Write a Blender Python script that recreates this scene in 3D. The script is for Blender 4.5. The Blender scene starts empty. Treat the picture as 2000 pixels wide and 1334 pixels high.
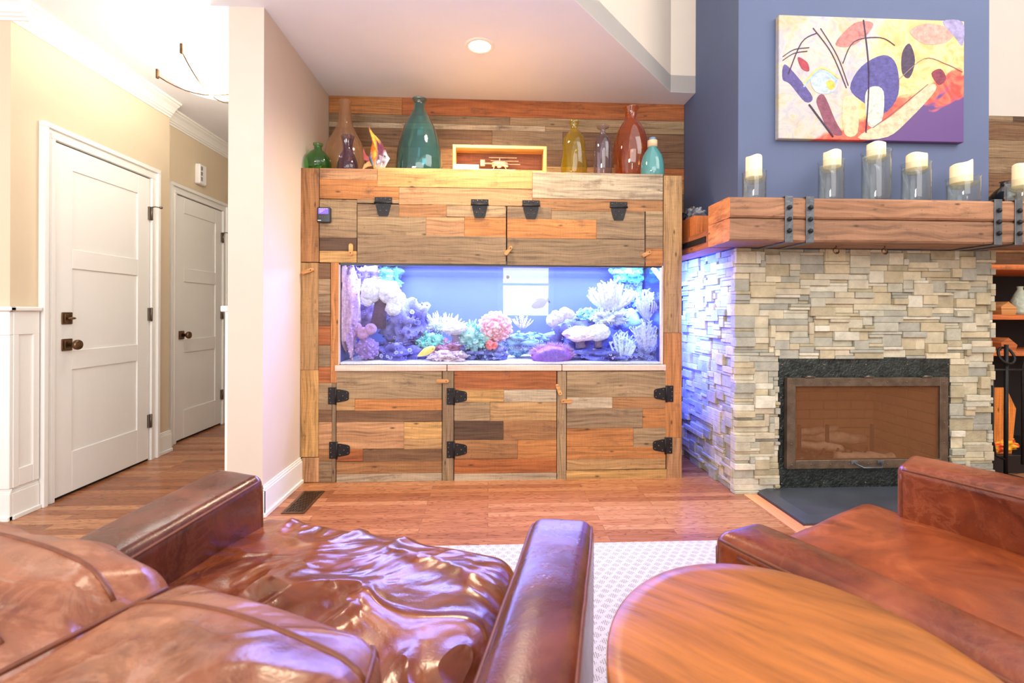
import bpy, bmesh, math, random
import numpy as np
from mathutils import Vector, Matrix, noise
PI = math.pi
SC = bpy.context.scene
COL = SC.collection
RND = random.Random(7)

# ------------------------------------------------------------------ camera
CAMH = 1.05
YAW, ROLL, FPX, CY = 0.04894, -0.00366, 930.0, 611.0
_f = np.array([math.sin(YAW), math.cos(YAW), 0.0])
_r = np.array([math.cos(YAW), -math.sin(YAW), 0.0])
_d = np.array([0.0, 0.0, -1.0])
_r2 = math.cos(ROLL) * _r + math.sin(ROLL) * _d
_d2 = -math.sin(ROLL) * _r + math.cos(ROLL) * _d
cd = bpy.data.cameras.new('camera')
cam = bpy.data.objects.new('camera', cd)
COL.objects.link(cam)
cd.sensor_width = 36.0
cd.lens = FPX / 2000.0 * 36.0
cd.shift_y = -(667.0 - CY) / 2000.0
cd.clip_start = 0.02
cd.dof.use_dof = True
cd.dof.focus_distance = 3.1
cd.dof.aperture_fstop = 5.6
cam.matrix_world = Matrix(((_r2[0], -_d2[0], -_f[0], 0), (_r2[1], -_d2[1], -_f[1], 0), (_r2[2], -_d2[2], -_f[2], CAMH), (0, 0, 0, 1)))
SC.camera = cam
# world: even daylight that enters the tall open side of the room
w = bpy.data.worlds.new('world'); SC.world = w; w.use_nodes = True
bg = w.node_tree.nodes['Background']
bg.inputs[0].default_value = (0.96, 0.98, 1.0, 1); bg.inputs[1].default_value = 1.0
SC.view_settings.view_transform = 'Standard'
SC.view_settings.look = 'None'
SC.view_settings.gamma = 1.0
SC.view_settings.use_curve_mapping = False
SC.view_settings.exposure = 0.68


def area(name, loc, target, sx, sy, power, color, spread=PI):
    l = bpy.data.lights.new(name, 'AREA'); l.shape = 'RECTANGLE'; l.size = sx; l.size_y = sy
    l.energy = power; l.color = color; l.spread = spread
    o = bpy.data.objects.new(name, l); COL.objects.link(o); o.location = loc
    dr = Vector(target) - Vector(loc)
    o.rotation_euler = dr.to_track_quat('-Z', 'Y').to_euler()
    return o


def point(name, loc, power, color, r=0.05):
    l = bpy.data.lights.new(name, 'POINT'); l.energy = power; l.color = color; l.shadow_soft_size = r
    o = bpy.data.objects.new(name, l); COL.objects.link(o); o.location = loc
    return o


def spot(name, loc, target, power, color, ang, blend=0.6, r=0.05):
    l = bpy.data.lights.new(name, 'SPOT'); l.energy = power; l.color = color; l.shadow_soft_size = r
    l.spot_size = ang; l.spot_blend = blend
    o = bpy.data.objects.new(name, l); COL.objects.link(o); o.location = loc
    o.rotation_euler = (Vector(target) - Vector(loc)).to_track_quat('-Z', 'Y').to_euler()
    return o


area('daylight_behind', (0.6, -2.6, 3.05), (0.3, 3.0, 1.0), 4.0, 2.0, 62, (1.0, 0.98, 0.96))
area('ceiling_fill', (-0.4, -1.0, 0.10), (-0.4, -0.99, 2.6), 3.6, 1.6, 66, (0.84, 0.92, 1.0))  # added upward fill near the floor to brighten the low ceiling
area('hall_fill', (-2.0, -1.9, 2.3), (-2.0, 4.0, 0.7), 1.8, 0.45, 46, (0.9, 0.95, 1.0))  # added fill to whiten the hall and its doors, no window there
area('tall_side_fill', (3.3, 0.6, 3.7), (2.0, 3.0, 1.0), 2.6, 2.0, 40, (1.0, 0.96, 0.92))  # added soft fill high on the right, no window modelled
spot('downlight_lamp', (-0.058, 2.79, 2.585), (-0.058, 2.95, 0.0), 95, (1.0, 0.80, 0.56), math.radians(150), 0.9, 0.07)
point('hall_lamp', (-1.66, 2.95, 2.50), 14, (1.0, 0.9, 0.75), 0.08)
point('hall_lamp_below', (-1.66, 2.95, 2.28), 7.5, (1.0, 0.93, 0.82), 0.12)
# aquarium LED bar inside the hood, and lights added for its glow leaving the tank
area('aquarium_led', (0.08, 3.22, 1.375), (0.08, 3.2, 0.7), 1.95, 0.2, 52, (0.42, 0.49, 1.0))
area('aquarium_end_glow', (1.06, 3.2, 1.30), (1.46, 3.12, 0.95), 0.05, 0.3, 26, (0.10, 0.20, 1.0))
area('aquarium_gap_fill', (1.243, 3.2, 0.75), (1.5, 3.14, 0.72), 0.3, 1.2, 22, (0.035, 0.05, 1.0))  # added blue light in the gap to colour the stone, no fixture
area('aquarium_front_fill', (0.08, 2.985 + 0.03, 1.25), (0.0, 0.6, 0.35), 1.8, 0.06, 13, (0.25, 0.2, 1.0))  # added violet light standing in for tank glow into the room


# ------------------------------------------------------------------ pixel helpers (a ray of the photograph met with a real plane)
def ray(px, py):
    return _r2 * ((px - 1000) / FPX) + _d2 * ((py - CY) / FPX) + _f


def az(px, py, z=0.0):
    d = ray(px, py); t = (z - CAMH) / d[2]
    return Vector((d[0] * t, d[1] * t, z))


def ay(px, py, Y):
    d = ray(px, py); t = Y / d[1]
    return Vector((d[0] * t, Y, CAMH + d[2] * t))


def ax(px, py, X):
    d = ray(px, py); t = X / d[0]
    return Vector((X, d[1] * t, CAMH + d[2] * t))


def s2l(c):
    return tuple((x / 255 / 12.92 if x / 255 <= 0.04045 else ((x / 255 + 0.055) / 1.055) ** 2.4) for x in c)


# ------------------------------------------------------------------ materials
def newmat(name):
    m = bpy.data.materials.new(name); m.use_nodes = True
    nt = m.node_tree; nt.nodes.clear()
    out = nt.nodes.new('ShaderNodeOutputMaterial')
    return m, nt, out


def N(nt, typ, **kw):
    n = nt.nodes.new('ShaderNode' + typ)
    for k, v in kw.items():
        if k.startswith('i_'):
            key = k[2:]
            n.inputs[int(key) if key.isdigit() else key.replace('_', ' ')].default_value = v
        else:
            setattr(n, k, v)
    return n


def L(nt, a, b):
    nt.links.new(a, b)


def ramp(nt, fac, stops):
    r = N(nt, 'ValToRGB'); e = r.color_ramp.elements
    while len(e) > 1: e.remove(e[-1])
    e[0].position = stops[0][0]; c = stops[0][1]; e[0].color = (*c, 1) if len(c) == 3 else c
    for p, c in stops[1:]:
        x = e.new(p); x.color = (*c, 1)
    L(nt, fac, r.inputs[0])
    return r.outputs[0]


def mixc(nt, a, b, fac, mode='MIX'):
    n = N(nt, 'Mix', data_type='RGBA', blend_type=mode)
    for sock, v in ((n.inputs[0], fac), (n.inputs[6], a), (n.inputs[7], b)):
        if hasattr(v, 'links') or isinstance(v, bpy.types.NodeSocket): L(nt, v, sock)
        else: sock.default_value = v if not isinstance(v, tuple) or len(v) == 4 else (*v, 1)
    return n.outputs[2]


def math_(nt, op, a, b=None, clamp=False):
    n = N(nt, 'Math', operation=op, use_clamp=clamp)
    for s, v in ((n.inputs[0], a), (n.inputs[1], b)):
        if v is None: continue
        if isinstance(v, bpy.types.NodeSocket): L(nt, v, s)
        else: s.default_value = v
    return n.outputs[0]


def plain(name, rgb, rough=0.5, metal=0.0, spec=0.5, var=0.06, vs=6.0, bump=0.0, bs=60.0, emit=None, es=0.0, coat=0.0, sss=0.0):
    m, nt, out = newmat(name)
    b = N(nt, 'BsdfPrincipled', i_Roughness=rough, i_Metallic=metal)
    b.inputs['Specular IOR Level'].default_value = spec
    b.inputs['Coat Weight'].default_value = coat
    c = s2l(rgb)
    tc = N(nt, 'TexCoord')
    no = N(nt, 'TexNoise', i_Scale=vs, i_Detail=4.0); L(nt, tc.outputs['Object'], no.inputs['Vector'])
    lo = tuple(x * (1 - var) for x in c); hi = tuple(min(1, x * (1 + var)) for x in c)
    L(nt, ramp(nt, no.outputs[0], [(0.3, lo), (0.7, hi)]), b.inputs['Base Color'])
    if bump:
        n2 = N(nt, 'TexNoise', i_Scale=bs, i_Detail=6.0); L(nt, tc.outputs['Object'], n2.inputs['Vector'])
        bp = N(nt, 'Bump', i_Strength=bump, i_Distance=0.01); L(nt, n2.outputs[0], bp.inputs['Height']); L(nt, bp.outputs[0], b.inputs['Normal'])
    if emit:
        b.inputs['Emission Color'].default_value = (*s2l(emit), 1); b.inputs['Emission Strength'].default_value = es
    if sss:
        b.inputs['Subsurface Weight'].default_value = sss; b.inputs['Subsurface Radius'].default_value = (0.02, 0.012, 0.006)
    L(nt, b.outputs[0], out.inputs[0])
    return m


def wood(name, grain=1.0, dark=(0.045, 0.024, 0.014), knots=True, rough=0.62, useuv=True, base=None, stain=0.75, saw=0.3, gs=(3.0, 70.0)):
    """weathered plank wood: the plank's own colour from its 'tint', grain along U"""
    m, nt, out = newmat(name)
    b = N(nt, 'BsdfPrincipled', i_Roughness=rough)
    b.inputs['Specular IOR Level'].default_value = 0.35
    if useuv:
        uv = N(nt, 'UVMap', uv_map='UVMap').outputs[0]
    else:
        uv = N(nt, 'TexCoord').outputs['Object']
    if base is None:
        tint = N(nt, 'Attribute', attribute_name='tint').outputs['Color']
    else:
        rg = N(nt, 'RGB'); rg.outputs[0].default_value = (*s2l(base), 1); tint = rg.outputs[0]
    mp = N(nt, 'Mapping'); mp.inputs['Scale'].default_value = (gs[0], gs[1], 1); L(nt, uv, mp.inputs['Vector'])
    # warp so that the grain wanders around knots
    w1 = N(nt, 'TexNoise', i_Scale=2.2, i_Detail=2.0); L(nt, uv, w1.inputs['Vector'])
    wv = N(nt, 'VectorMath', operation='MULTIPLY'); L(nt, w1.outputs[1], wv.inputs[0]); wv.inputs[1].default_value = (0, 5.0, 0)
    ad = N(nt, 'VectorMath', operation='ADD'); L(nt, mp.outputs[0], ad.inputs[0]); L(nt, wv.outputs[0], ad.inputs[1])
    g = N(nt, 'TexNoise', i_Scale=1.0, i_Detail=7.0, i_Roughness=0.65); L(nt, ad.outputs[0], g.inputs['Vector'])
    gr = ramp(nt, g.outputs[0], [(0.28, (0.34,) * 3), (0.46, (0.86,) * 3), (0.72, (1.35,) * 3)])
    col = mixc(nt, tint, gr, grain, 'MULTIPLY')
    # long soft bands
    mp2 = N(nt, 'Mapping'); mp2.inputs['Scale'].default_value = (1.3, 14, 1); L(nt, uv, mp2.inputs['Vector'])
    g2 = N(nt, 'TexNoise', i_Scale=1.0, i_Detail=3.0); L(nt, mp2.outputs[0], g2.inputs['Vector'])
    col = mixc(nt, col, ramp(nt, g2.outputs[0], [(0.3, (0.72, 0.66, 0.62)), (0.7, (1.15, 1.15, 1.1))]), 0.8, 'MULTIPLY')
    # dark weather stains
    mp3 = N(nt, 'Mapping'); mp3.inputs['Scale'].default_value = (5, 12, 1); L(nt, uv, mp3.inputs['Vector'])
    g3 = N(nt, 'TexNoise', i_Scale=1.0, i_Detail=6.0, i_Roughness=0.7); L(nt, mp3.outputs[0], g3.inputs['Vector'])
    sf = ramp(nt, g3.outputs[0], [(0.56, (0,) * 3), (0.72, (1,) * 3)])
    col = mixc(nt, col, tuple(x * 2.2 for x in dark), math_(nt, 'MULTIPLY', sf, stain))
    # cross saw marks
    if saw:
        mp4 = N(nt, 'Mapping'); mp4.inputs['Scale'].default_value = (150, 9, 1); mp4.inputs['Rotation'].default_value = (0, 0, 0.22); L(nt, uv, mp4.inputs['Vector'])
        g4 = N(nt, 'TexNoise', i_Scale=1.0, i_Detail=2.0); L(nt, mp4.outputs[0], g4.inputs['Vector'])
        col = mixc(nt, col, ramp(nt, g4.outputs[0], [(0.4, (0.78,) * 3), (0.6, (1.08,) * 3)]), saw, 'MULTIPLY')
    if knots:
        for sc, thr, wd in (((7, 20, 1), 0.10, 0.16), ((26, 62, 1), 0.10, 0.14)):
            mpk = N(nt, 'Mapping'); mpk.inputs['Scale'].default_value = sc; L(nt, uv, mpk.inputs['Vector'])
            vo = N(nt, 'TexVoronoi', i_Scale=1.0); L(nt, mpk.outputs[0], vo.inputs['Vector'])
            kf = ramp(nt, vo.outputs[0], [(thr * 0.4, (1,) * 3), (wd, (0,) * 3)])
            pick = ramp(nt, N_sep(nt, vo.outputs['Color']), [(0.52, (0,) * 3), (0.54, (1,) * 3)])
            kf = mixc(nt, kf, pick, 1.0, 'MULTIPLY')
            col = mixc(nt, col, dark, math_(nt, 'MULTIPLY', kf, 0.85))
    L(nt, col, b.inputs['Base Color'])
    bp = N(nt, 'Bump', i_Strength=0.35, i_Distance=0.004); L(nt, g.outputs[0], bp.inputs['Height']); L(nt, bp.outputs[0], b.inputs['Normal'])
    L(nt, b.outputs[0], out.inputs[0])
    return m


def N_sep(nt, c):
    s = N(nt, 'SeparateColor'); L(nt, c, s.inputs[0]); return s.outputs[0]


def tinted(name, rough=0.6, bump=0.25, bs=40, spec=0.4, var=0.25, vs=18, metal=0.0, coat=0.0):
    m, nt, out = newmat(name)
    b = N(nt, 'BsdfPrincipled', i_Roughness=rough, i_Metallic=metal); b.inputs['Specular IOR Level'].default_value = spec
    b.inputs['Coat Weight'].default_value = coat
    t = N(nt, 'Attribute', attribute_name='tint').outputs['Color']
    tc = N(nt, 'TexCoord').outputs['Object']
    n = N(nt, 'TexNoise', i_Scale=vs, i_Detail=6.0, i_Roughness=0.6); L(nt, tc, n.inputs['Vector'])
    c = mixc(nt, t, ramp(nt, n.outputs[0], [(0.3, (1 - var,) * 3), (0.7, (1 + var,) * 3)]), 1.0, 'MULTIPLY')
    L(nt, c, b.inputs['Base Color'])
    n2 = N(nt, 'TexNoise', i_Scale=bs, i_Detail=5.0); L(nt, tc, n2.inputs['Vector'])
    bp = N(nt, 'Bump', i_Strength=bump, i_Distance=0.01); L(nt, n2.outputs[0], bp.inputs['Height']); L(nt, bp.outputs[0], b.inputs['Normal'])
    L(nt, b.outputs[0], out.inputs[0])
    return m


def glass(name, rgb, opacity=0.15, refl=1.0, rough=0.02, body=None):
    """thin coloured glass: tinted see-through sheet with a Fresnel reflection, some of its own body colour"""
    m, nt, out = newmat(name)
    tr = N(nt, 'BsdfTransparent'); tr.inputs[0].default_value = (*[x ** 0.6 for x in s2l(rgb)], 1)
    di = N(nt, 'BsdfDiffuse'); di.inputs[0].default_value = (*s2l(body or rgb), 1)
    tl = N(nt, 'BsdfTranslucent'); tl.inputs[0].default_value = (*s2l(body or rgb), 1)
    md = N(nt, 'MixShader'); md.inputs[0].default_value = 0.5; L(nt, di.outputs[0], md.inputs[1]); L(nt, tl.outputs[0], md.inputs[2])
    m1 = N(nt, 'MixShader'); m1.inputs[0].default_value = opacity; L(nt, tr.outputs[0], m1.inputs[1]); L(nt, md.outputs[0], m1.inputs[2])
    gl = N(nt, 'BsdfGlossy', i_Roughness=rough)
    lw = N(nt, 'LayerWeight', i_Blend=0.5)
    f = math_(nt, 'MULTIPLY', math_(nt, 'ADD', math_(nt, 'MULTIPLY', math_(nt, 'POWER', lw.outputs['Facing'], 4.0), 0.8), 0.045), refl, True)
    m2 = N(nt, 'MixShader'); L(nt, f, m2.inputs[0]); L(nt, m1.outputs[0], m2.inputs[1]); L(nt, gl.outputs[0], m2.inputs[2])
    L(nt, m2.outputs[0], out.inputs[0])
    return m


def leather(name, c1, c2, c3, rough=0.24, wr=0.5, ws=9.0, fine=0.15, spec=0.62, ridge=0.0):
    m, nt, out = newmat(name)
    b = N(nt, 'BsdfPrincipled'); b.inputs['Specular IOR Level'].default_value = spec
    tc = N(nt, 'TexCoord').outputs['Object']
    n1 = N(nt, 'TexNoise', i_Scale=5.0, i_Detail=8.0, i_Roughness=0.62, i_Distortion=0.8); L(nt, tc, n1.inputs['Vector'])
    col = ramp(nt, n1.outputs[0], [(0.32, s2l(c1)), (0.52, s2l(c2)), (0.72, s2l(c3))])
    # pale pull-up scratches: ridge lines of a stretched noise
    n2 = N(nt, 'TexNoise', i_Scale=11.0, i_Detail=9.0, i_Roughness=0.7, i_Distortion=0.9); L(nt, tc, n2.inputs['Vector'])
    rid = math_(nt, 'ABSOLUTE', math_(nt, 'SUBTRACT', n2.outputs[0], 0.5))
    rf = ramp(nt, rid, [(0.0, (0.22,) * 3), (0.045, (0.0,) * 3)])
    n2b = N(nt, 'TexNoise', i_Scale=3.0, i_Detail=2.0); L(nt, tc, n2b.inputs['Vector'])
    rf = mixc(nt, rf, ramp(nt, n2b.outputs[0], [(0.42, (0,) * 3), (0.62, (1,) * 3)]), 1.0, 'MULTIPLY')
    col = mixc(nt, col, s2l(tuple(min(255, x + 45) for x in c3)), rf)
    L(nt, col, b.inputs['Base Color'])
    L(nt, ramp(nt, n1.outputs[0], [(0.3, (rough * 0.8,) * 3), (0.7, (rough * 1.4,) * 3)]), b.inputs['Roughness'])
    n3 = N(nt, 'TexNoise', i_Scale=ws, i_Detail=2.5, i_Distortion=1.2); L(nt, tc, n3.inputs['Vector'])
    n4 = N(nt, 'TexNoise', i_Scale=260.0, i_Detail=3.0); L(nt, tc, n4.inputs['Vector'])
    hgt = n3.outputs[0]
    if ridge:
        n5 = N(nt, 'TexNoise', i_Scale=ws * 0.9, i_Detail=1.5, i_Distortion=0.8); L(nt, tc, n5.inputs['Vector'])
        rd = math_(nt, 'SUBTRACT', 1.0, math_(nt, 'MULTIPLY', math_(nt, 'ABSOLUTE', math_(nt, 'SUBTRACT', n5.outputs[0], 0.5)), 9.0), True)
        hgt = math_(nt, 'ADD', hgt, math_(nt, 'MULTIPLY', math_(nt, 'POWER', rd, 2.0), ridge))
    b1 = N(nt, 'Bump', i_Strength=wr, i_Distance=0.03); L(nt, hgt, b1.inputs['Height'])
    b2 = N(nt, 'Bump', i_Strength=fine, i_Distance=0.002); L(nt, n4.outputs[0], b2.inputs['Height']); L(nt, b1.outputs[0], b2.inputs['Normal'])
    L(nt, b2.outputs[0], b.inputs['Normal'])
    L(nt, b.outputs[0], out.inputs[0])
    return m


def emitm(name, rgb, s):
    m, nt, out = newmat(name)
    e = N(nt, 'Emission'); e.inputs[0].default_value = (*s2l(rgb), 1); e.inputs[1].default_value = s
    L(nt, e.outputs[0], out.inputs[0]); return m


M = {}
M['plank'] = wood('reclaimed_plank')
M['beam'] = wood('mantel_timber', stain=0.7, saw=0.15, gs=(2.0, 40.0))
M['cutwood'] = wood('end_grain', base=(222, 140, 78), stain=0.25, gs=(8, 30))
M['tabletop'] = wood('table_wood', base=(174, 104, 48), knots=False, rough=0.3, stain=0.35, saw=0.0, grain=0.8, gs=(4, 30.0))
M['latch'] = wood('latch_wood', base=(214, 158, 100), knots=False, stain=0.0, saw=0.0)
M['palewood'] = wood('sill_wood', base=(236, 208, 192), knots=False, stain=0.1, grain=0.5)
M['framewood'] = wood('frame_wood', base=(226, 178, 108), knots=False, stain=0.0, saw=0.0, grain=0.4)
M['white'] = plain('white_trim_paint', (240, 239, 233), 0.35, var=0.01)
M['door'] = plain('white_door_paint', (243, 243, 238), 0.35, var=0.01)
M['ceil'] = plain('ceiling_paint', (236, 237, 241), 0.9, var=0.01)
M['tanwall'] = plain('tan_wall_paint', (216, 199, 170), 0.8, var=0.015)
M['beige'] = plain('beige_wall_paint', (218, 203, 186), 0.8, var=0.015)
M['cream'] = plain('cream_wall_paint', (206, 196, 184), 0.8, var=0.015)
M['bluewall'] = plain('slate_blue_paint', (92, 103, 134), 0.75, var=0.03)
M['iron'] = plain('black_iron', (44, 42, 42), 0.5, 0.6, var=0.2, vs=30, bump=0.25, bs=80)
M['steel'] = plain('forged_steel', (112, 116, 122), 0.38, 0.7, var=0.2, vs=20, bump=0.3, bs=40)
M['bronze'] = plain('aged_bronze', (120, 92, 66), 0.3, 0.9, var=0.25, vs=40)
M['nickel'] = plain('dark_nickel', (120, 110, 100), 0.35, 0.8, var=0.1)
M['stone'] = tinted('ledger_stone', 0.75, 0.6, 45, 0.3, 0.18, 14)
M['rawiron'] = plain('hammered_iron', (62, 68, 66), 0.36, 0.7, var=0.45, vs=26, bump=0.9, bs=70)
M['rustframe'] = plain('screen_frame_steel', (112, 96, 80), 0.4, 0.6, var=0.3, vs=18, bump=0.3, bs=60)
M['slate'] = plain('slate_slab', (70, 74, 82), 0.35, var=0.2, vs=5, bump=0.15, bs=12)
M['black'] = plain('black_plastic', (22, 22, 26), 0.35, var=0.05)
M['darkvoid'] = plain('dark_backing', (26, 22, 22), 0.8, var=0.1)
M['whiteplastic'] = plain('white_plastic', (240, 238, 235), 0.4, var=0.01)
M['tinted'] = tinted('painted_matter', 0.6, 0.5, 60, 0.4, 0.3, 30)
M['coral'] = tinted('coral_skin', 0.7, 0.8, 120, 0.3, 0.25, 60)
M['fish'] = tinted('fish_skin', 0.25, 0.1, 200, 0.6, 0.1, 60)
M['candle'] = plain('ivory_wax', (255, 232, 190), 0.5, var=0.02, emit=(255, 214, 150), es=0.28)  # faint glow put into the wax by emission, no flame
M['jar'] = glass('clear_jar_glass', (238, 242, 240), 0.03, 1.3)
M['tankglass'] = glass('tank_glass', (244, 248, 255), 0.0, 1.15, 0.0)
M['leather_l'] = leather('wrinkled_brown_leather', (78, 32, 14), (126, 60, 26), (172, 98, 50), 0.2, 0.45, 5.6, ridge=0.30)
M['leather_b'] = leather('soft_brown_leather', (104, 54, 32), (148, 88, 58), (184, 118, 82), 0.25, 0.45, 5.4, ridge=0.22)
M['leather_arm'] = leather('smooth_brown_leather', (62, 24, 16), (92, 40, 24), (128, 64, 38), 0.25, 0.06, 8.0)
M['leather_r'] = leather('tan_brown_leather', (106, 42, 12), (146, 66, 20), (182, 96, 42), 0.36, 0.10, 8.0, spec=0.42)
M['seam'] = plain('seam_piping', (112, 58, 32), 0.45, var=0.2, vs=60)


# ------------------------------------------------------------------ mesh builder
_ico = {}


def ico(n):
    if n not in _ico:
        b = bmesh.new(); bmesh.ops.create_icosphere(b, subdivisions=n, radius=1.0)
        b.verts.ensure_lookup_table()
        _ico[n] = ([v.co.copy() for v in b.verts], [[v.index for v in f.verts] for f in b.faces]); b.free()
    return _ico[n]


ORG = {}


class MB:
    def __init__(s):
        s.v = []; s.f = []; s.c = []; s.uv = []; s.m = []; s.s = []

    def add(s, vs, fs, col=(0.5, 0.5, 0.5), uvf=None, mi=0, smooth=False, cols=None):
        o = len(s.v)
        s.v += [tuple(v) for v in vs]
        for k, f in enumerate(fs):
            s.f.append([i + o for i in f])
            s.m.append(mi); s.s.append(smooth)
            s.c.append([cols[i] for i in f] if cols else [col] * len(f))
            s.uv.append([uvf(Vector(vs[i])) for i in f] if uvf else [(0, 0)] * len(f))
        return s

    def box(s, x0, x1, y0, y1, z0, z1, ch=0.0, col=(0.5, 0.5, 0.5), mi=0, uvf=None, T=None, smooth=False):
        if x0 > x1: x0, x1 = x1, x0
        if y0 > y1: y0, y1 = y1, y0
        if z0 > z1: z0, z1 = z1, z0
        if ch <= 0:
            vs = [Vector((x, y, z)) for x in (x0, x1) for y in (y0, y1) for z in (z0, z1)]
            fs = [[0, 1, 3, 2], [4, 6, 7, 5], [0, 4, 5, 1], [2, 3, 7, 6], [0, 2, 6, 4], [1, 5, 7, 3]]
        else:
            ch = min(ch, (x1 - x0) * .45, (y1 - y0) * .45, (z1 - z0) * .45)
            vs = []; idx = {}
            X = (x0, x1); Y = (y0, y1); Z = (z0, z1)
            for i in (0, 1):
                for j in (0, 1):
                    for k in (0, 1):
                        sx = ch if i == 0 else -ch; sy = ch if j == 0 else -ch; sz = ch if k == 0 else -ch
                        for a, p in enumerate(((X[i], Y[j] + sy, Z[k] + sz), (X[i] + sx, Y[j], Z[k] + sz), (X[i] + sx, Y[j] + sy, Z[k]))):
                            idx[(i, j, k, a)] = len(vs); vs.append(Vector(p))
            fs = []
            for i in (0, 1):
                q = [idx[(i, 0, 0, 0)], idx[(i, 1, 0, 0)], idx[(i, 1, 1, 0)], idx[(i, 0, 1, 0)]]; fs.append(q if i else q[::-1])
                q = [idx[(0, i, 0, 1)], idx[(1, i, 0, 1)], idx[(1, i, 1, 1)], idx[(0, i, 1, 1)]]; fs.append(q[::-1] if i else q)
                q = [idx[(0, 0, i, 2)], idx[(1, 0, i, 2)], idx[(1, 1, i, 2)], idx[(0, 1, i, 2)]]; fs.append(q if i else q[::-1])
            for i in (0, 1):
                for j in (0, 1):
                    fs.append([idx[(i, j, 0, 0)], idx[(i, j, 1, 0)], idx[(i, j, 1, 1)], idx[(i, j, 0, 1)]])
                    fs.append([idx[(i, 0, j, 0)], idx[(i, 1, j, 0)], idx[(i, 1, j, 2)], idx[(i, 0, j, 2)]])
                    fs.append([idx[(0, i, j, 1)], idx[(1, i, j, 1)], idx[(1, i, j, 2)], idx[(0, i, j, 2)]])
                    for k in (0, 1):
                        fs.append([idx[(i, j, k, 0)], idx[(i, j, k, 1)], idx[(i, j, k, 2)]])
        if T is not None: vs = [T @ v for v in vs]
        return s.add(vs, fs, col, uvf, mi, smooth)

    def prism(s, poly, a, b, axis='y', col=(0.5, 0.5, 0.5), mi=0, uvf=None, T=None):
        """poly of 2D points extruded between a and b along axis"""
        def P(p, t):
            if axis == 'y': return Vector((p[0], t, p[1]))
            if axis == 'x': return Vector((t, p[0], p[1]))
            return Vector((p[0], p[1], t))
        n = len(poly)
        vs = [P(p, a) for p in poly] + [P(p, b) for p in poly]
        if T is not None: vs = [T @ v for v in vs]
        fs = [list(range(n))[::-1], list(range(n, 2 * n))] + [[i, (i + 1) % n, n + (i + 1) % n, n + i] for i in range(n)]
        return s.add(vs, fs, col, uvf, mi)

    def tube(s, pts, rad, n=8, col=(0.5, 0.5, 0.5), mi=0, cap=True, closed=False, smooth=True):
        pts = [Vector(p) for p in pts]; m = len(pts)
        if not isinstance(rad, (list, tuple)): rad = [rad] * m
        vs = []; prev = None
        for i, p in enumerate(pts):
            a = pts[(i - 1) % m] if (i > 0 or closed) else p
            b = pts[(i + 1) % m] if (i < m - 1 or closed) else p
            t = (b - a).normalized() if (b - a).length > 1e-9 else Vector((0, 0, 1))
            if prev is None:
                u = t.orthogonal().normalized()
            else:
                u = (prev - t * prev.dot(t))
                u = u.normalized() if u.length > 1e-6 else t.orthogonal().normalized()
            prev = u; w_ = t.cross(u)
            for k in range(n):
                an = 2 * PI * k / n
                vs.append(p + (u * math.cos(an) + w_ * math.sin(an)) * rad[i])
        fs = []
        for i in range(m if closed else m - 1):
            j = (i + 1) % m
            for k in range(n):
                fs.append([i * n + k, i * n + (k + 1) % n, j * n + (k + 1) % n, j * n + k])
        if cap and not closed:
            fs.append(list(range(n))[::-1]); fs.append([(m - 1) * n + k for k in range(n)])
        return s.add(vs, fs, col, None, mi, smooth)

    def cyl(s, c, r, z0, z1, n=20, axis='z', **k):
        c = Vector(c); d = {'z': Vector((0, 0, 1)), 'y': Vector((0, 1, 0)), 'x': Vector((1, 0, 0))}[axis]
        return s.tube([c + d * z0, c + d * z1], r, n, **k)

    def lathe(s, prof, c, n=32, col=(0.5, 0.5, 0.5), mi=0, sx=1.0, sy=1.0, cols=None, wob=None, closed=False):
        vs = []; cc = []
        for i, (r, z) in enumerate(prof):
            for k in range(n):
                a = 2 * PI * k / n
                rr = r * (wob(a, z) if wob else 1.0)
                vs.append(Vector((c[0] + rr * math.cos(a) * sx, c[1] + rr * math.sin(a) * sy, c[2] + z)))
                cc.append(cols[i] if cols else col)
        m = len(prof)
        fs = [[i * n + k, i * n + (k + 1) % n, (i + 1) * n + (k + 1) % n, (i + 1) * n + k] for i in range(m - 1) for k in range(n)]
        if prof[0][0] > 1e-5: fs.append(list(range(n))[::-1])
        if closed: fs.append([(m - 1) * n + k for k in range(n)])
        return s.add(vs, fs, col, None, mi, True, cc)

    def blob(s, c, r, lv=3, amp=0.0, freq=3.0, col=(0.5, 0.5, 0.5), mi=0, seed=0, fn=None, colfn=None, T=None):
        V, F = ico(lv); c = Vector(c)
        if not hasattr(r, '__len__'): r = (r, r, r)
        vs = []; cc = []
        for v in V:
            d = 1.0
            if amp: d += amp * noise.fractal(v * freq + Vector((seed * 7.3, seed * 3.1, seed)), 0.8, 2.1, 4)
            if fn: d += fn(v)
            p = Vector((v.x * r[0] * d, v.y * r[1] * d, v.z * r[2] * d))
            if T is not None: p = T @ p
            vs.append(c + p); cc.append(colfn(v, d) if colfn else col)
        return s.add(vs, F, col, None, mi, True, cc)

    def build(s, name, mats, parent=None, label=None, origin=None):
        o0 = Vector((0, 0, 0))
        if parent is not None: o0 = ORG[parent.name]
        elif origin is not None: o0 = Vector(origin)
        me = bpy.data.meshes.new(name)
        me.from_pydata([(v[0] - o0[0], v[1] - o0[1], v[2] - o0[2]) for v in s.v], [], s.f)
        if not isinstance(mats, (list, tuple)): mats = [mats]
        for m in mats: me.materials.append(M[m] if isinstance(m, str) else m)
        me.polygons.foreach_set('material_index', s.m); me.polygons.foreach_set('use_smooth', s.s)
        ul = me.uv_layers.new(name='UVMap'); fl = []
        for u in s.uv:
            for p in u: fl += [p[0], p[1]]
        ul.data.foreach_set('uv', fl)
        ca = me.color_attributes.new('tint', 'FLOAT_COLOR', 'CORNER'); fl = []
        for u in s.c:
            for p in u: fl += [p[0], p[1], p[2], 1.0]
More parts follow.
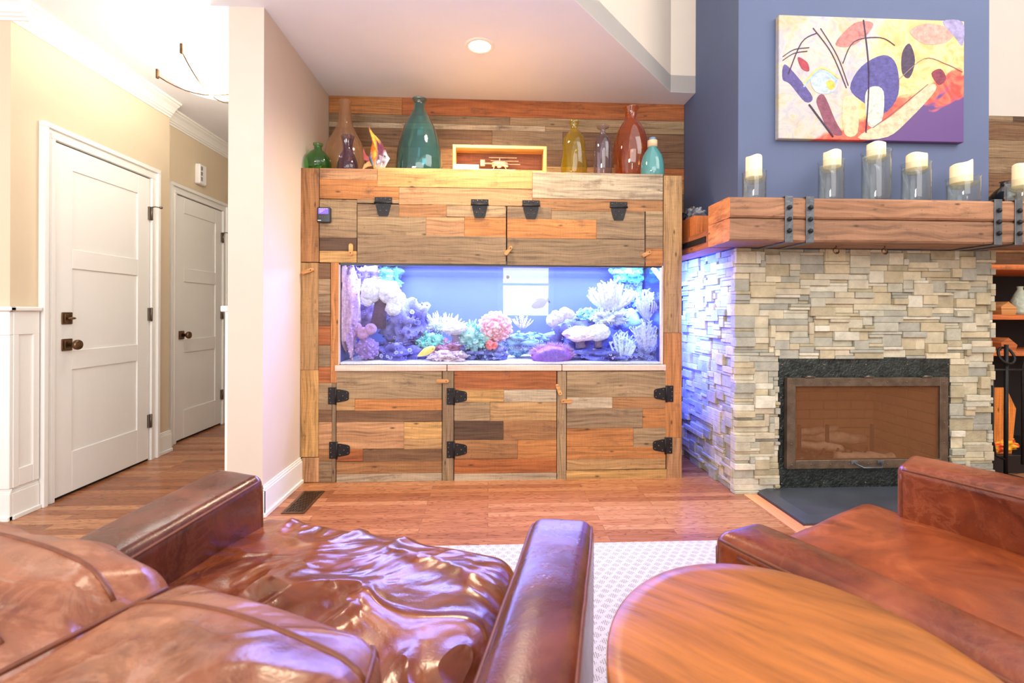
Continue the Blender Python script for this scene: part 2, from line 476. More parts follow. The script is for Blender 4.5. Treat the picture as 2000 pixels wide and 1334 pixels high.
        ca.data.foreach_set('color', fl)
        me.update()
        o = bpy.data.objects.new(name, me); COL.objects.link(o)
        if parent is not None: o.parent = parent; ORG[o.name] = o0
        else: o.location = o0; ORG[o.name] = o0
        if label: o['label'] = label
        return o


def thing(name, label, cat, loc=(0, 0, 0), group=None):
    o = bpy.data.objects.new(name, None); COL.objects.link(o); o.location = loc; o.empty_display_size = 0.1
    o['label'] = label; o['category'] = cat
    if group: o['group'] = group
    ORG[o.name] = Vector(loc)
    return o


def tag(o, label, cat, group=None):
    o['label'] = label; o['category'] = cat
    if group: o['group'] = group
    return o


def struct(o):
    o['kind'] = 'structure'; return o


def planar(mb, fn):
    pass


# ------------------------------------------------------------------ planks
PAL = {'T': (204, 160, 108), 'Y': (226, 176, 110), 'O': (214, 144, 84), 'R': (194, 116, 66), 'B': (140, 104, 74), 'G': (184, 154, 116),
       'L': (208, 186, 156), 'W': (164, 136, 104), 'N': (184, 132, 86), 'K': (104, 78, 60), 'P': (212, 160, 114)}
PALK = 0.80


def pc(k, j=0.06):
    c = s2l(PAL[k]); f = 1 + RND.uniform(-j, j)
    return tuple(x * f * PALK for x in c)


def plank(mb, x0, x1, z0, z1, yf, th, k, grain='x', gap=0.0012, ch=0.0015, plane='y', mi=0):
    """a board in a plane Y = yf (front) with depth th behind it, or in X for plane='x'"""
    ou, ov = RND.uniform(0, 50), RND.uniform(0, 50)
    jit = RND.uniform(0, 0.0015)
    if plane == 'y':
        uvf = (lambda v: (v.x + ou, v.z + ov)) if grain == 'x' else (lambda v: (v.z + ou, v.x + ov))
        mb.box(x0 + gap / 2, x1 - gap / 2, yf - jit, yf + th, z0 + gap / 2, z1 - gap / 2, ch, pc(k) if isinstance(k, str) else k, mi, uvf)
    else:
        uvf = (lambda v: (v.y + ou, v.z + ov)) if grain == 'x' else (lambda v: (v.z + ou, v.y + ov))
        mb.box(yf, yf + th, x0 + gap / 2, x1 - gap / 2, z0 + gap / 2, z1 - gap / 2, ch, pc(k) if isinstance(k, str) else k, mi, uvf)


# ================================================================== STRUCTURE
ZC = 2.61      # low ceiling
XL = -1.155    # left side wall of the alcove
YB = 3.49      # back wall
ZT = 4.3       # tall room
YC = 2.985     # cabinet face
XS = 1.455     # left side of chimney
XR = 3.0
YF = 2.72      # front of chimney
WX = -2.40     # hall wall
HX = -2.50     # hall wall beyond the jog
YJ = ax(330, 600, WX).y
YH = 2.51      # outer corner at far left


def floor_mat():
    m, nt, out = newmat('oak_strip_floor')
    b = N(nt, 'BsdfPrincipled'); b.inputs['Specular IOR Level'].default_value = 0.5
    tc = N(nt, 'TexCoord').outputs['Object']
    br = N(nt, 'TexBrick', offset=0.37, offset_frequency=2, squash=1.0)
    br.inputs['Color1'].default_value = (0, 0, 0, 1); br.inputs['Color2'].default_value = (1, 1, 1, 1); br.inputs['Mortar'].default_value = (0.5, 0.5, 0.5, 1)
    br.inputs['Scale'].default_value = 1.0; br.inputs['Mortar Size'].default_value = 0.0012; br.inputs['Brick Width'].default_value = 0.9; br.inputs['Row Height'].default_value = 0.057
    br.inputs['Mortar Smooth'].default_value = 0.0; br.inputs['Bias'].default_value = 0.0
    L(nt, tc, br.inputs['Vector'])
    tone = ramp(nt, br.outputs['Color'], [(0.0, s2l((150, 90, 56))), (0.5, s2l((174, 110, 70))), (1.0, s2l((194, 134, 90)))])
    # grain offset per board
    sep = N(nt, 'SeparateXYZ'); L(nt, tc, sep.inputs[0])
    row = math_(nt, 'FLOOR', math_(nt, 'DIVIDE', sep.outputs[1], 0.057))
    cmb = N(nt, 'CombineXYZ'); L(nt, math_(nt, 'ADD', math_(nt, 'MULTIPLY', sep.outputs[0], 3.0), math_(nt, 'MULTIPLY', row, 7.31)), cmb.inputs[0])
    L(nt, math_(nt, 'MULTIPLY', sep.outputs[1], 30.0), cmb.inputs[1]); L(nt, math_(nt, 'MULTIPLY', br.outputs['Color'], 9.0), cmb.inputs[2])
    n1 = N(nt, 'TexNoise', i_Scale=1.0, i_Detail=2.0, i_Distortion=0.4); L(nt, cmb.outputs[0], n1.inputs['Vector'])
    wv = math_(nt, 'FRACT', math_(nt, 'MULTIPLY', n1.outputs[0], 11.0))
    gr = ramp(nt, wv, [(0.0, (0.35, 0.26, 0.22)), (0.16, (0.8, 0.76, 0.74)), (0.35, (1.02,) * 3), (0.9, (1.05,) * 3), (1.0, (0.6, 0.5, 0.46))])
    c = mixc(nt, tone, gr, 0.9, 'MULTIPLY')
    n2 = N(nt, 'TexNoise', i_Scale=1.0, i_Detail=6.0)
    mp = N(nt, 'Mapping'); mp.inputs['Scale'].default_value = (8, 240, 1); L(nt, tc, mp.inputs['Vector']); L(nt, mp.outputs[0], n2.inputs['Vector'])
    c = mixc(nt, c, ramp(nt, n2.outputs[0], [(0.35, (0.8,) * 3), (0.65, (1.1,) * 3)]), 0.8, 'MULTIPLY')
    c = mixc(nt, c, (0.12, 0.05, 0.03), math_(nt, 'MULTIPLY', br.outputs['Fac'], 0.7))
    L(nt, c, b.inputs['Base Color']); b.inputs['Roughness'].default_value = 0.27
    bp = N(nt, 'Bump', i_Strength=0.12, i_Distance=0.002); L(nt, n2.outputs[0], bp.inputs['Height']); L(nt, bp.outputs[0], b.inputs['Normal'])
    L(nt, b.outputs[0], out.inputs[0])
    return m


M['floor'] = floor_mat()
b = MB(); b.box(-4.5, 6.0, -3.2, 6.2, -0.05, 0.0); struct(b.build('floor', 'floor'))
# low ceiling, one slab with the slanting edge
poly = [(-4.5, 6.2), (-4.5, -3.0), (-4.4, -3.0), (0.421, 2.353), (1.275, 3.297), (XS, 3.30), (XS, YB + 0.14), (XL, YB + 0.14), (XL, 6.2)]
b = MB(); b.prism(poly, ZC, ZC + 0.12, 'z'); struct(b.build('ceiling', 'ceil'))
# the wall that rises from the slanting edge
e0, e1 = Vector((-4.4, -3.0, 0)), Vector((1.275, 3.297, 0))
b = MB(); b.prism([(-4.4, -3.0), (0.421, 2.353), (1.275, 3.297), (XS, 3.30), (XS, 3.40), (1.235, 3.40), (0.35, 2.42), (-4.5, -2.95)], ZC + 0.001, ZT, 'z')
struct(b.build('wall_upper', 'beige'))
# back wall (alcove), boarded above the cabinet
b = MB(); b.box(XL - 0.02, XR + 2.2, YB + 0.02, YB + 0.14, 0, ZC + 0.0); struct(b.build('wall_rear', 'darkvoid'))
b = MB(); b.box(XR, XR + 2.2, YB, YB + 0.14, 2.585, ZT); struct(b.build('wall_rear_upper', 'cream'))


def boards(mb, x0, x1, rows, yf, th=0.02):
    for (z0, z1, ks) in rows:
        x = x0; i = 0
        ln = sum(q[0] for q in ks)
        for (wq, k) in ks:
            xe = x + (x1 - x0) * wq / ln
            plank(mb, x, xe, z0, z1, yf, th, k); x = xe


b = MB()
rows = [(2.485, 2.6095, [(0.20, 'O'), (0.80, 'R')]),
        (2.425, 2.485, [(0.5, 'W'), (0.5, 'G')]), (2.385, 2.425, [(0.6, 'L'), (0.4, 'G')]),
        (2.25, 2.385, [(0.45, 'B'), (0.2, 'W'), (0.35, 'B')]),
        (2.13, 2.25, [(0.1, 'G'), (0.25, 'N'), (0.2, 'T'), (0.25, 'B'), (0.2, 'B')]),
        (2.04, 2.13, [(0.5, 'N'), (0.3, 'T'), (0.2, 'R')]), (1.94, 2.04, [(0.3, 'T'), (0.4, 'N'), (0.3, 'O')]),
        (1.80, 1.94, [(0.3, 'T'), (0.4, 'N'), (0.3, 'B')])]
boards(b, XL + 0.001, XS - 0.001, rows, YB, 0.02)
struct(b.build('wall_alcove_boards', 'plank'))
b = MB(); z = 0.0
rr = []
while z < 2.58:
    h = RND.choice([0.09, 0.12, 0.14]); z1 = min(2.584, z + h)
    rr.append((z, z1, [(RND.uniform(.3, 1), RND.choice('BWNKBT')) for _ in range(4)])); z = z1
boards(b, XR + 0.001, XR + 2.1, rr, YB, 0.02)
struct(b.build('wall_right_boards', 'plank'))
# partition between hall and alcove
PX0 = ay(445, 500, 2.5).x
b = MB(); b.box(PX0, XL, 2.5, 6.2, 0, ZC); struct(b.build('wall_partition', 'beige'))
b = MB()
b.box(PX0 - 0.012, PX0, 2.5, 6.2, 0, 1.05, 0.0)
b.box(PX0 - 0.035, PX0, 2.495, 6.2, 1.05, 1.08, 0.004)
b.box(PX0 - 0.02, PX0, 2.497, 6.2, 0, 0.14, 0.004)
struct(b.build('trim_partition_wainscot', 'white'))


def crown(mb, p0, p1, out, h=ZC, s=1.0):
    """crown moulding swept from p0 to p1; out = unit vector away from the wall"""
    prof = [(0, -0.105), (0.008, -0.105), (0.010, -0.092), (0.020, -0.088), (0.022, -0.078), (0.030, -0.074), (0.036, -0.060), (0.052, -0.038), (0.072, -0.024), (0.076, -0.016), (0.088, -0.014), (0.092, 0.0), (0, 0)]
    p0 = Vector(p0); p1 = Vector(p1); out = Vector(out); n = len(prof)
    vs = [Vector((p.x + out.x * a * s, p.y + out.y * a * s, h + z * s)) for p in (p0, p1) for a, z in prof]
    fs = [list(range(n)), list(range(n, 2 * n))[::-1]] + [[i, n + i, n + (i + 1) % n, (i + 1) % n] for i in range(n)]
    mb.add(vs, fs)


b = MB(); crown(b, (WX, YH, 0), (WX, YJ + 0.0, 0), (1, 0, 0)); crown(b, (-4.5, YH, 0), (WX + 0.09, YH, 0), (0, -1, 0))
crown(b, (WX + 0.0, YJ, 0), (HX, YJ, 0), (0, 1, 0)); crown(b, (HX, YJ, 0), (HX, 6.2, 0), (1, 0, 0), s=0.95); crown(b, (PX0, 2.5, 0), (PX0, 6.2, 0), (-1, 0, 0))
struct(b.build('trim_crown', 'white'))
# hall walls (solid blocks with the doors set on their face)
b = MB(); b.box(-4.5, WX, YH, YJ, 0, ZC); struct(b.build('wall_left', 'tanwall'))
b = MB(); b.box(-4.5, HX, YJ + 0.001, 6.2, 0, ZC); struct(b.build('wall_left_far', 'tanwall'))
b = MB(); b.box(HX, PX0, 6.1, 6.2, 0, ZC); struct(b.build('wall_hall_end', 'tanwall'))


def baseboard(mb, x0, x1, y0, y1, side):
    """profiled base: side = which face looks into the room"""
    h = 0.135
    def seg(t, z0, z1):
        if side == '+x': mb.box(x0, x0 + t, y0, y1, z0, z1, 0.002)
        elif side == '-x': mb.box(x0 - t, x0, y0, y1, z0, z1, 0.002)
        elif side == '-y': mb.box(x0, x1, y0 - t, y0, z0, z1, 0.002)
    seg(0.016, 0, h); seg(0.012, h, h + 0.012); seg(0.007, h + 0.012, h + 0.024); seg(0.024, 0, 0.022)


D1 = (2.74, 3.477)   # door 1 along Y
D2 = (3.915, 4.567)
b = MB(); baseboard(b, WX, 0, YH, D1[0] - 0.085, '+x'); baseboard(b, -4.5, WX + 0.016, YH, 0, '-y'); struct(b.build('baseboard_left', 'white'))
b = MB(); baseboard(b, WX, 0, D1[1] + 0.085, YJ + 0.016, '+x'); baseboard(b, HX, 0, YJ + 0.016, D2[0] - 0.08, '+x'); baseboard(b, HX, 0, D2[1] + 0.08, 6.1, '+x'); struct(b.build('baseboard_hall', 'white'))
b = MB(); baseboard(b, XL, 0, 2.485, YC, '+x'); baseboard(b, PX0, XL + 0.016, 2.5, 0, '-y'); struct(b.build('baseboard_partition', 'white'))
# wainscot left of door 1
b = MB(); y1 = D1[0] - 0.09
b.box(WX, WX + 0.010, YH, y1, 0.16, 1.06); b.box(WX, WX + 0.018, YH, y1, 0.93, 1.05, 0.002)
b.box(WX, WX + 0.018, YH, YH + 0.03, 0.16, 0.93, 0.002); b.box(WX, WX + 0.018, y1 - 0.035, y1, 0.16, 0.93, 0.002); b.box(WX, WX + 0.0175, YH + 0.0305, y1 - 0.0355, 0.161, 0.25, 0.002)
b.box(WX, WX + 0.034, YH - 0.03, y1, 1.05, 1.072, 0.005)
b.box(-4.5, WX + 0.012, YH - 0.012, YH, 0.16, 1.06); b.box(-4.5, WX + 0.016, YH - 0.018, YH, 0.93, 1.05, 0.002); b.box(-4.5, WX + 0.034, YH - 0.034, YH, 1.05, 1.072, 0.005)
b.box(WX - 0.1, WX + 0.0155, YH - 0.0175, YH - 0.0002, 0.161, 0.929, 0.002)
struct(b.build('trim_wainscot', 'white'))


def door(name, X, y0, y1, ztop, knob_y, deadbolt, lab):
    root = bpy.data.objects.new(name, None); COL.objects.link(root); root.location = (X, (y0 + y1) / 2, 0); ORG[root.name] = Vector(root.location)
    root['kind'] = 'structure'
    # leaf: stiles and rails around recessed panels
    sx0, sx1 = X + 0.002, X + 0.013
    stile = (y1 - y0) * 0.155
    mb = MB()
    mb.box(X + 0.0018, X + 0.006, y0 + 0.01, y1 - 0.01, 0.02, ztop - 0.01)
    mb.box(sx0, sx1, y0 + 0.003, y0 + stile, 0.016, ztop - 0.003, 0.0015); mb.box(sx0, sx1, y1 - stile, y1 - 0.003, 0.016, ztop - 0.003, 0.0015)
    zs = [(0.016, 0.245), (0.715, 0.825), (1.295, 1.405), (ztop - 0.13, ztop - 0.003)]
    for a, c in zs: mb.box(sx0, sx1, y0 + stile, y1 - stile, a, c, 0.0015)
    mb.build('door_leaf', 'door', root)
    cw = 0.078
    mb = MB()
    for t, w0, w1 in ((0.018, 0.004, cw), (0.025, 0.006, 0.03), (0.034, cw - 0.022, cw + 0.004), (0.022, 0.03, 0.036)):
        mb.box(X, X + t, y0 - w1, y0 - w0, 0, ztop + w0 - 0.0004, 0.002); mb.box(X, X + t, y1 + w0, y1 + w1, 0, ztop + w0 - 0.0004, 0.002)
        mb.box(X, X + t, y0 - w1, y1 + w1, ztop + w0, ztop + w1, 0.002)
    mb.build('door_casing', 'white', root)
    mb = MB(); mb.box(X + 0.0005, X + 0.0015, y0 - 0.004, y1 + 0.004, 0.0, ztop + 0.004); mb.build('door_gap', 'darkvoid', root)  # dark sheet put in for the shaded gap around the leaf
    # hinges on the far side
    for zz in (0.28, 1.03, 1.74):
        mb = MB(); mb.box(X + 0.012, X + 0.027, y1 - 0.022, y1 + 0.012, zz - 0.045, zz + 0.045, 0.001); mb.cyl((X + 0.026, y1 - 0.002, zz), 0.006, -0.047, 0.047, 10)
        if zz > 1.5:
            mb.tube([(X + 0.026, y1, zz + 0.045), (X + 0.05, y1 + 0.0, zz + 0.048), (X + 0.075, y1 + 0.02, zz + 0.046)], 0.004, 6); mb.cyl((X + 0.075, y1 + 0.02, zz + 0.046), 0.009, -0.006, 0.006, 10, axis='x')
        mb.build('hinge', 'nickel', root)
    ky = knob_y; kz = 0.86; X = X + 0.009
    mb = MB(); mb.box(X + 0.004, X + 0.012, ky - 0.034, ky + 0.034, kz - 0.034, kz + 0.034, 0.003); mb.box(X + 0.01, X + 0.018, ky - 0.024, ky + 0.024, kz - 0.024, kz + 0.024, 0.003)
    kn = mb.build('knob_plate', 'bronze', root)
    mb = MB()
    V = [(0.012, 0), (0.012, 0.03), (0.020, 0.034), (0.028, 0.042), (0.029, 0.052), (0.026, 0.060), (0.024, 0.061), (0.010, 0.066), (0.0, 0.067)]
    mb2 = MB(); mb2.lathe(V, (0, 0, 0), 24)
    vs = [Vector((X + 0.016 + v[2], ky + v[0], kz + v[1])) for v in mb2.v]
    mb.add(vs, mb2.f, smooth=True); mb.build('knob', 'bronze', kn)
    if deadbolt:
        dz = 1.01
        mb = MB(); mb.box(X + 0.004, X + 0.012, ky - 0.034, ky + 0.034, dz - 0.034, dz + 0.034, 0.003); mb.box(X + 0.01, X + 0.018, ky - 0.024, ky + 0.024, dz - 0.024, dz + 0.024, 0.003)
        db = mb.build('deadbolt', 'bronze', root)
        mb = MB(); mb.blob((X + 0.034, ky, dz), (0.016, 0.024, 0.008), 2); mb.build('thumb_turn', 'bronze', db)
    return root


door('door_1', WX, D1[0], D1[1], 1.985, D1[0] + 0.075, True, '')
door('door_2', HX, D2[0], D2[1], 1.985, D2[0] + 0.065, False, '')
# the rest of the room behind the camera: back wall with a window, right wall
b = MB()
b.box(-4.5, 0.25, -3.1, -3.0, 0, ZT); b.box(1.15, 6.0, -3.1, -3.0, 0, ZT); b.box(0.25, 1.15, -3.1, -3.0, 0, 1.0); b.box(0.25, 1.15, -3.1, -3.0, 1.92, ZT)
struct(b.build('wall_behind', 'beige'))
WN = bpy.data.objects.new('window_1', None); COL.objects.link(WN); WN.location = (0.8, -3.0, 1.1); ORG['window_1'] = Vector((0.8, -3.0, 1.1)); WN['kind'] = 'structure'
b = MB(); b.box(0.17, 0.27, -3.0, -2.97, 1.0, 2.0, 0.004); b.box(1.13, 1.23, -3.0, -2.97, 1.0, 2.0, 0.004); b.box(0.27, 1.13, -3.0, -2.97, 1.9, 2.0, 0.004); b.box(0.15, 1.25, -2.999, -2.94, 0.92, 1.0, 0.004); b.box(0.27, 1.13, -3.05, -3.0, 1.57, 1.61, 0.003)
b.build('window_frame', 'white', WN)
b = MB(); b.box(0.25, 1.15, -3.08, -3.075, 1.0, 1.92); b.build('window_pane', emitm('bright_daylight', (255, 252, 245), 5.5), WN)
b = MB(); b.box(5.9, 6.0, -3.0, 3.6, 0, ZT); struct(b.build('wall_right', 'cream'))

# chimney breast (slate blue)
b = MB(); b.box(XS, XR, YF, YB + 0.02, 1.40, ZT); struct(b.build('wall_chimney', 'bluewall'))

# ================================================================== CEILING LIGHTS
R_ = thing('recessed_downlight', 'round white recessed downlight glowing in the low ceiling above the wooden cabinet', 'ceiling light', (-0.058, 2.79, ZC))
b = MB(); b.lathe([(0.064, -0.001), (0.066, -0.006), (0.082, -0.004), (0.088, 0.0)], (-0.058, 2.79, ZC), 40); b.build('trim_ring', 'white', R_)
b = MB(); b.lathe([(0.0, -0.0015), (0.064, -0.0015)], (-0.058, 2.79, ZC), 40); b.build('lamp_disc', emitm('warm_lamp', (255, 236, 200), 6.0), R_)
hc = Vector((-1.66, 2.93, 2.44))
R_ = thing('hall_ceiling_light', 'white glass bowl ceiling light with thin bronze cross rods in the hallway', 'ceiling light', hc)
b = MB(); b.lathe([(0.0, -0.085), (0.10, -0.078), (0.18, -0.052), (0.235, -0.018), (0.255, 0.0), (0.258, 0.004), (0.235, -0.008), (0.17, -0.04), (0.0, -0.07)], hc, 40)
b.build('glass_bowl', emitm('lit_glass', (255, 248, 235), 2.2), R_)
b = MB()
for a0 in (0.05, 0.05 + PI / 2):
    pts = []
    for i in range(13):
        t = -1 + i / 6.0
        pts.append(hc + Vector((math.cos(a0) * t * 0.30, math.sin(a0) * t * 0.30, -0.098 + 0.10 * t * t)))
    b.tube(pts, 0.0035, 6)
b.build('cross_rod', 'bronze', R_)
for a0 in (0.05, 0.05 + PI / 2):
    for sgn in (-1, 1):
        c = hc + Vector((math.cos(a0) * sgn * 0.302, math.sin(a0) * sgn * 0.302, 0.008))
        b = MB(); b.box(c.x - 0.007, c.x + 0.007, c.y - 0.007, c.y + 0.007, c.z - 0.02, c.z + 0.035, 0.002); b.build('rod_end', 'bronze', R_)
b = MB(); b.cyl(hc, 0.012, -0.10, ZC - hc.z, 12); b.cyl(hc, 0.07, ZC - hc.z - 0.02, ZC - hc.z, 24); b.build('ceiling_canopy', 'white', R_)

# chime box above door 2
c = ax(386, 341, HX)
R_ = thing('door_chime', 'small white plastic chime box on the tan wall above the hallway door', 'door chime', c)
b = MB(); b.box(HX, HX + 0.045, c.y - 0.045, c.y + 0.055, c.z - 0.085, c.z + 0.085, 0.008); b.build('housing', 'whiteplastic', R_)
for k in (-1, 0, 1):
    b = MB()
    for q in range(5): b.box(HX + 0.045, HX + 0.0465, c.y - 0.03, c.y - 0.005, c.z + k * 0.045 - 0.014 + q * 0.007, c.z + k * 0.045 - 0.010 + q * 0.007)
    b.build('grille', 'nickel', R_)


# ================================================================== AQUARIUM CABINET
def cx(px, py=640): return ay(px, py, YC).x
def cz(px, py): return ay(px, py, YC).z


CABX0, CABX1, CABZ = -1.148, 1.232, 1.935
TX0, TX1, TZ0, TZ1 = cx(663), cx(1291), cz(970, 712), cz(970, 519)
CAB = thing('aquarium_cabinet', 'large cabinet of mixed reclaimed planks built around the aquarium', 'cabinet', (0.04, 3.2, 0))


def PR(mb, rect, k, grain='x', yf=YC, th=0.022, **kw):
    x0, y0, x1, y1 = rect
    mx, my = (x0 + x1) / 2, (y0 + y1) / 2
    plank(mb, cx(x0, my), cx(x1, my), cz(mx, y1), cz(mx, y0), yf, th, k, grain, **kw)


# carcass behind the face
b = MB()
b.box(CABX0 + 0.01, CABX0 + 0.03, YC + 0.02, YB, 0, CABZ - 0.02); b.box(CABX1 - 0.03, CABX1 - 0.01, YC + 0.02, YB, 0, TZ0 - 0.04)
b.box(CABX1 - 0.03, CABX1 - 0.01, YC + 0.02, YB, TZ1 + 0.03, CABZ - 0.02)
b.box(CABX0 + 0.01, CABX1 - 0.01, YC + 0.02, YB, CABZ - 0.022, CABZ - 0.001, 0, (0.5, 0.3, 0.15)); b.box(CABX0 + 0.03, CABX1 - 0.03, YC + 0.023, YB, TZ0 - 0.045, TZ0 - 0.02)
b.box(CABX0 + 0.03, CABX1 - 0.03, YC + 0.03, YC + 0.04, 0.0, TZ0 - 0.045)
b.build('carcass', 'darkvoid', CAB)
b = MB(); boards(b, CABX0, CABX1, [(CABZ - 0.001, CABZ + 0.0, [(1, 'T')])], YC + 0.023, YB - YC - 0.025)
b.build('top_board', 'plank', CAB)
# fixed face planks, one part per post, stile and panel
for nm, lst in (
    ('left_post', [((585.5, 328, 623, 512), 'N', 'z'), ((586, 513, 622, 723), 'T', 'z'), ((587, 723, 622, 893), 'Y', 'z'), ((589, 894, 623, 942), 'P', 'z')]),
    ('left_column', [((622, 514, 645, 545), 'B', 'x'), ((622, 545, 645, 575), 'G', 'x'), ((622, 575, 645, 612), 'W', 'x'), ((622, 612, 645, 637), 'B', 'x'), ((622, 637, 645, 675), 'R', 'x'), ((622, 675, 645, 717), 'W', 'x'), ((622, 717, 645, 748), 'R', 'x'), ((622, 748, 648, 801), 'G', 'x'), ((622, 801, 648, 824), 'B', 'x'), ((622, 824, 648, 878), 'P', 'x'), ((622, 878, 648, 901), 'N', 'x'), ((622, 901, 648, 942), 'W', 'x'), ((645.5, 513, 661.5, 748), 'O', 'z'), ((648, 748, 656, 942), 'W', 'z')]),
    ('header', [((624, 329, 737, 351), 'P', 'x'), ((624, 351, 779, 389), 'O', 'x'), ((737, 330, 1040, 367), 'Y', 'x'), ((779, 367.5, 1040, 401), 'P', 'x'), ((1040, 338, 1295, 389), 'L', 'x'), ((1040, 389, 1295, 412), 'N', 'x'), ((697, 389.5, 779, 397), 'G', 'x')]),
    ('left_side_panel', [((624, 389.5, 697, 465), 'G', 'x'), ((624, 465, 697, 490), 'K', 'x'), ((624, 490, 697, 513), 'Y', 'x')]),
    ('right_side_panel', [((1261, 412.5, 1295, 461), 'G', 'x'), ((1261, 461, 1295, 485), 'W', 'x'), ((1261, 485, 1295, 520), 'O', 'x')]),
    ('right_post', [((1296, 343, 1332, 650), 'T', 'z'), ((1296, 650, 1332, 855), 'O', 'z'), ((1302, 855, 1332, 936), 'P', 'z')]),
    ('stile', [((864, 725, 886, 941), 'W', 'z')]),
    ('stile', [((1088, 725, 1106, 938), 'G', 'z')]),
    ('bottom_rail', [((1106, 918, 1302, 938), 'Y', 'x')]),
):
    b = MB()
    for rect, k, g in lst: PR(b, rect, k, g)
    b.build(nm, 'plank', CAB)
# side post seen from the right: end boards
for za, zb in ((0.0, TZ0 - 0.03), (TZ1 + 0.03, CABZ)):
    b = MB(); plank(b, YC + 0.023, YB, za, zb, CABX1 - 0.01, 0.01, 'N', 'z', plane='x'); b.build('end_panel', 'plank', CAB)
# sill and reveal around the glass
for xa, xb in ((663, 873), (874, 1097), (1098, 1300)):
    b = MB(); b.box(cx(xa - (8 if xa == 663 else 0)) + 0.001, cx(xb) - 0.001, YC - 0.012, YC + 0.03, cz(970, 724), cz(970, 713), 0.002, uvf=lambda v: (v.x, v.z)); b.build('sill', 'palewood', CAB)
b = MB(); b.box(TX0 - 0.006, TX0 - 0.001, YC - 0.002, YC + 0.03, TZ0, TZ1, 0.001, uvf=lambda v: (v.z, v.x)); b.build('reveal', 'palewood', CAB); b = MB(); b.box(TX1 + 0.001, TX1 + 0.014, YC - 0.002, YC + 0.03, TZ0, TZ1, 0.001, uvf=lambda v: (v.z, v.x))
b.build('reveal', 'palewood', CAB)


def hinge_v(px, py, parent, w=34):
    """strap hinge with its plate above and tapered tongue hanging on the lid"""
    c = ay(px, py, YC); s = 0.5 * (cx(px + w / 2) - cx(px - w / 2)) / 0.5
    hw = s / 2; mb = MB(); y0 = YC - 0.005
    mb.box(c.x - hw, c.x + hw, y0, YC - 0.0012, c.z + 0.004, c.z + 0.034, 0.001)
    pts = [(-hw * 0.86, -0.004), (-hw * 0.86, -0.02), (-hw * 0.62, -0.072), (-hw * 0.5, -0.084), (hw * 0.5, -0.084), (hw * 0.62, -0.072), (hw * 0.86, -0.02), (hw * 0.86, -0.004)]
    mb.prism([(c.x + a, c.z + q) for a, q in pts], y0, YC - 0.0012, 'y')
    mb.cyl((c.x, y0 - 0.002, c.z), 0.0055, -hw * 1.02, hw * 1.02, 10, axis='x')
    for dx, dz in ((-0.75, 0.02), (-0.25, 0.024), (0.25, 0.024), (0.75, 0.02), (-0.35, -0.05), (0.35, -0.05), (0, -0.028)):
        mb.blob((c.x + dx * hw, y0 - 0.0005, c.z + dz), 0.004, 1, mi=1)
    return mb.build('hinge', ['iron', 'nickel'], parent)


def hinge_h(px, py, parent, sgn=1):
    c = ay(px, py, YC); mb = MB(); y0 = YC - 0.005
    mb.box(c.x - sgn * 0.004, c.x - sgn * 0.046, y0, YC - 0.0012, c.z - 0.052, c.z + 0.052, 0.001)
    pts = [(0.003, 0.040), (0.020, 0.040), (0.062, 0.032), (0.076, 0.026), (0.080, 0.016), (0.080, -0.016), (0.076, -0.026), (0.062, -0.032), (0.020, -0.040), (0.003, -0.040)]
    mb.prism([(c.x + sgn * a, c.z + q) for a, q in pts], y0, YC - 0.0012, 'y')
    mb.cyl((c.x, y0 - 0.002, c.z), 0.0055, -0.053, 0.053, 10)
    for dx, dz in ((-0.03, 0.04), (-0.03, -0.04), (-0.036, 0.014), (-0.036, -0.014), (0.02, 0.028), (0.02, -0.028), (0.068, 0.018), (0.068, -0.018), (0.044, 0)):
        mb.blob((c.x + sgn * dx, y0 - 0.0005, c.z + dz), 0.0045, 1, mi=1)
    return mb.build('hinge', ['iron', 'nickel'], parent)


def latch(px, py, ang, ln, parent, lab=None):
    c = ay(px, py, YC); mb = MB()
    T = Matrix.Translation((c.x, YC - 0.011, c.z)) @ Matrix.Rotation(ang, 4, 'Y')
    pts = []
    hl, hw = ln / 2, 0.0115
    for i in range(9):
        a = -PI / 2 + PI * i / 8; pts.append((hl - hw + hw * math.cos(a), hw * math.sin(a)))
    for i in range(9):
        a = PI / 2 + PI * i / 8; pts.append((-hl + hw + hw * math.cos(a), hw * math.sin(a)))
    mb.prism(pts, -0.004, 0.0095, 'y', T=T, uvf=lambda v: (v.x, v.z))
    mb.prism([(p[0] * 0.93, p[1] * 0.8) for p in pts], -0.006, -0.004, 'y', T=T, uvf=lambda v: (v.x, v.z))
    s = T @ Vector((hl * 0.55, -0.0065, 0)); mb.blob(s, 0.0035, 1, mi=1)
    return mb.build('turn_latch', ['latch', 'iron'], parent, lab)


UD = [('hatch_door', [((698, 399, 779, 423), 'W', 'x'), ((779, 400, 872, 424), 'N', 'x'), ((872, 402, 988.5, 424), 'G', 'x'), ((698, 423, 832, 460), 'G', 'x'), ((832, 424, 907, 461), 'P', 'x'), ((907, 424, 988.5, 462), 'O', 'x'), ((698, 460.5, 988.5, 515.5), 'W', 'x')], ((749, 396), (937, 400)), 'left hinged hatch door above the tank'),
      ('hatch_door', [((990.5, 404, 1077, 428), 'W', 'x'), ((1077, 413, 1259, 430), 'G', 'x'), ((1077, 406, 1259, 413), 'N', 'x'), ((990.5, 427.5, 1165, 466), 'O', 'x'), ((1165, 430, 1259, 467), 'W', 'x'), ((990.5, 466.5, 1259, 519), 'W', 'x')], ((1037, 402), (1208, 405)), 'right hinged hatch door above the tank')]
for nm, pl_, hs, lab in UD:
    b = MB()
    for rect, k, g in pl_: PR(b, rect, k, g, yf=YC - 0.001, th=0.02, gap=0.0008)
    d = b.build(nm, 'plank', CAB, lab)
    for h in hs: hinge_v(h[0], h[1], d)
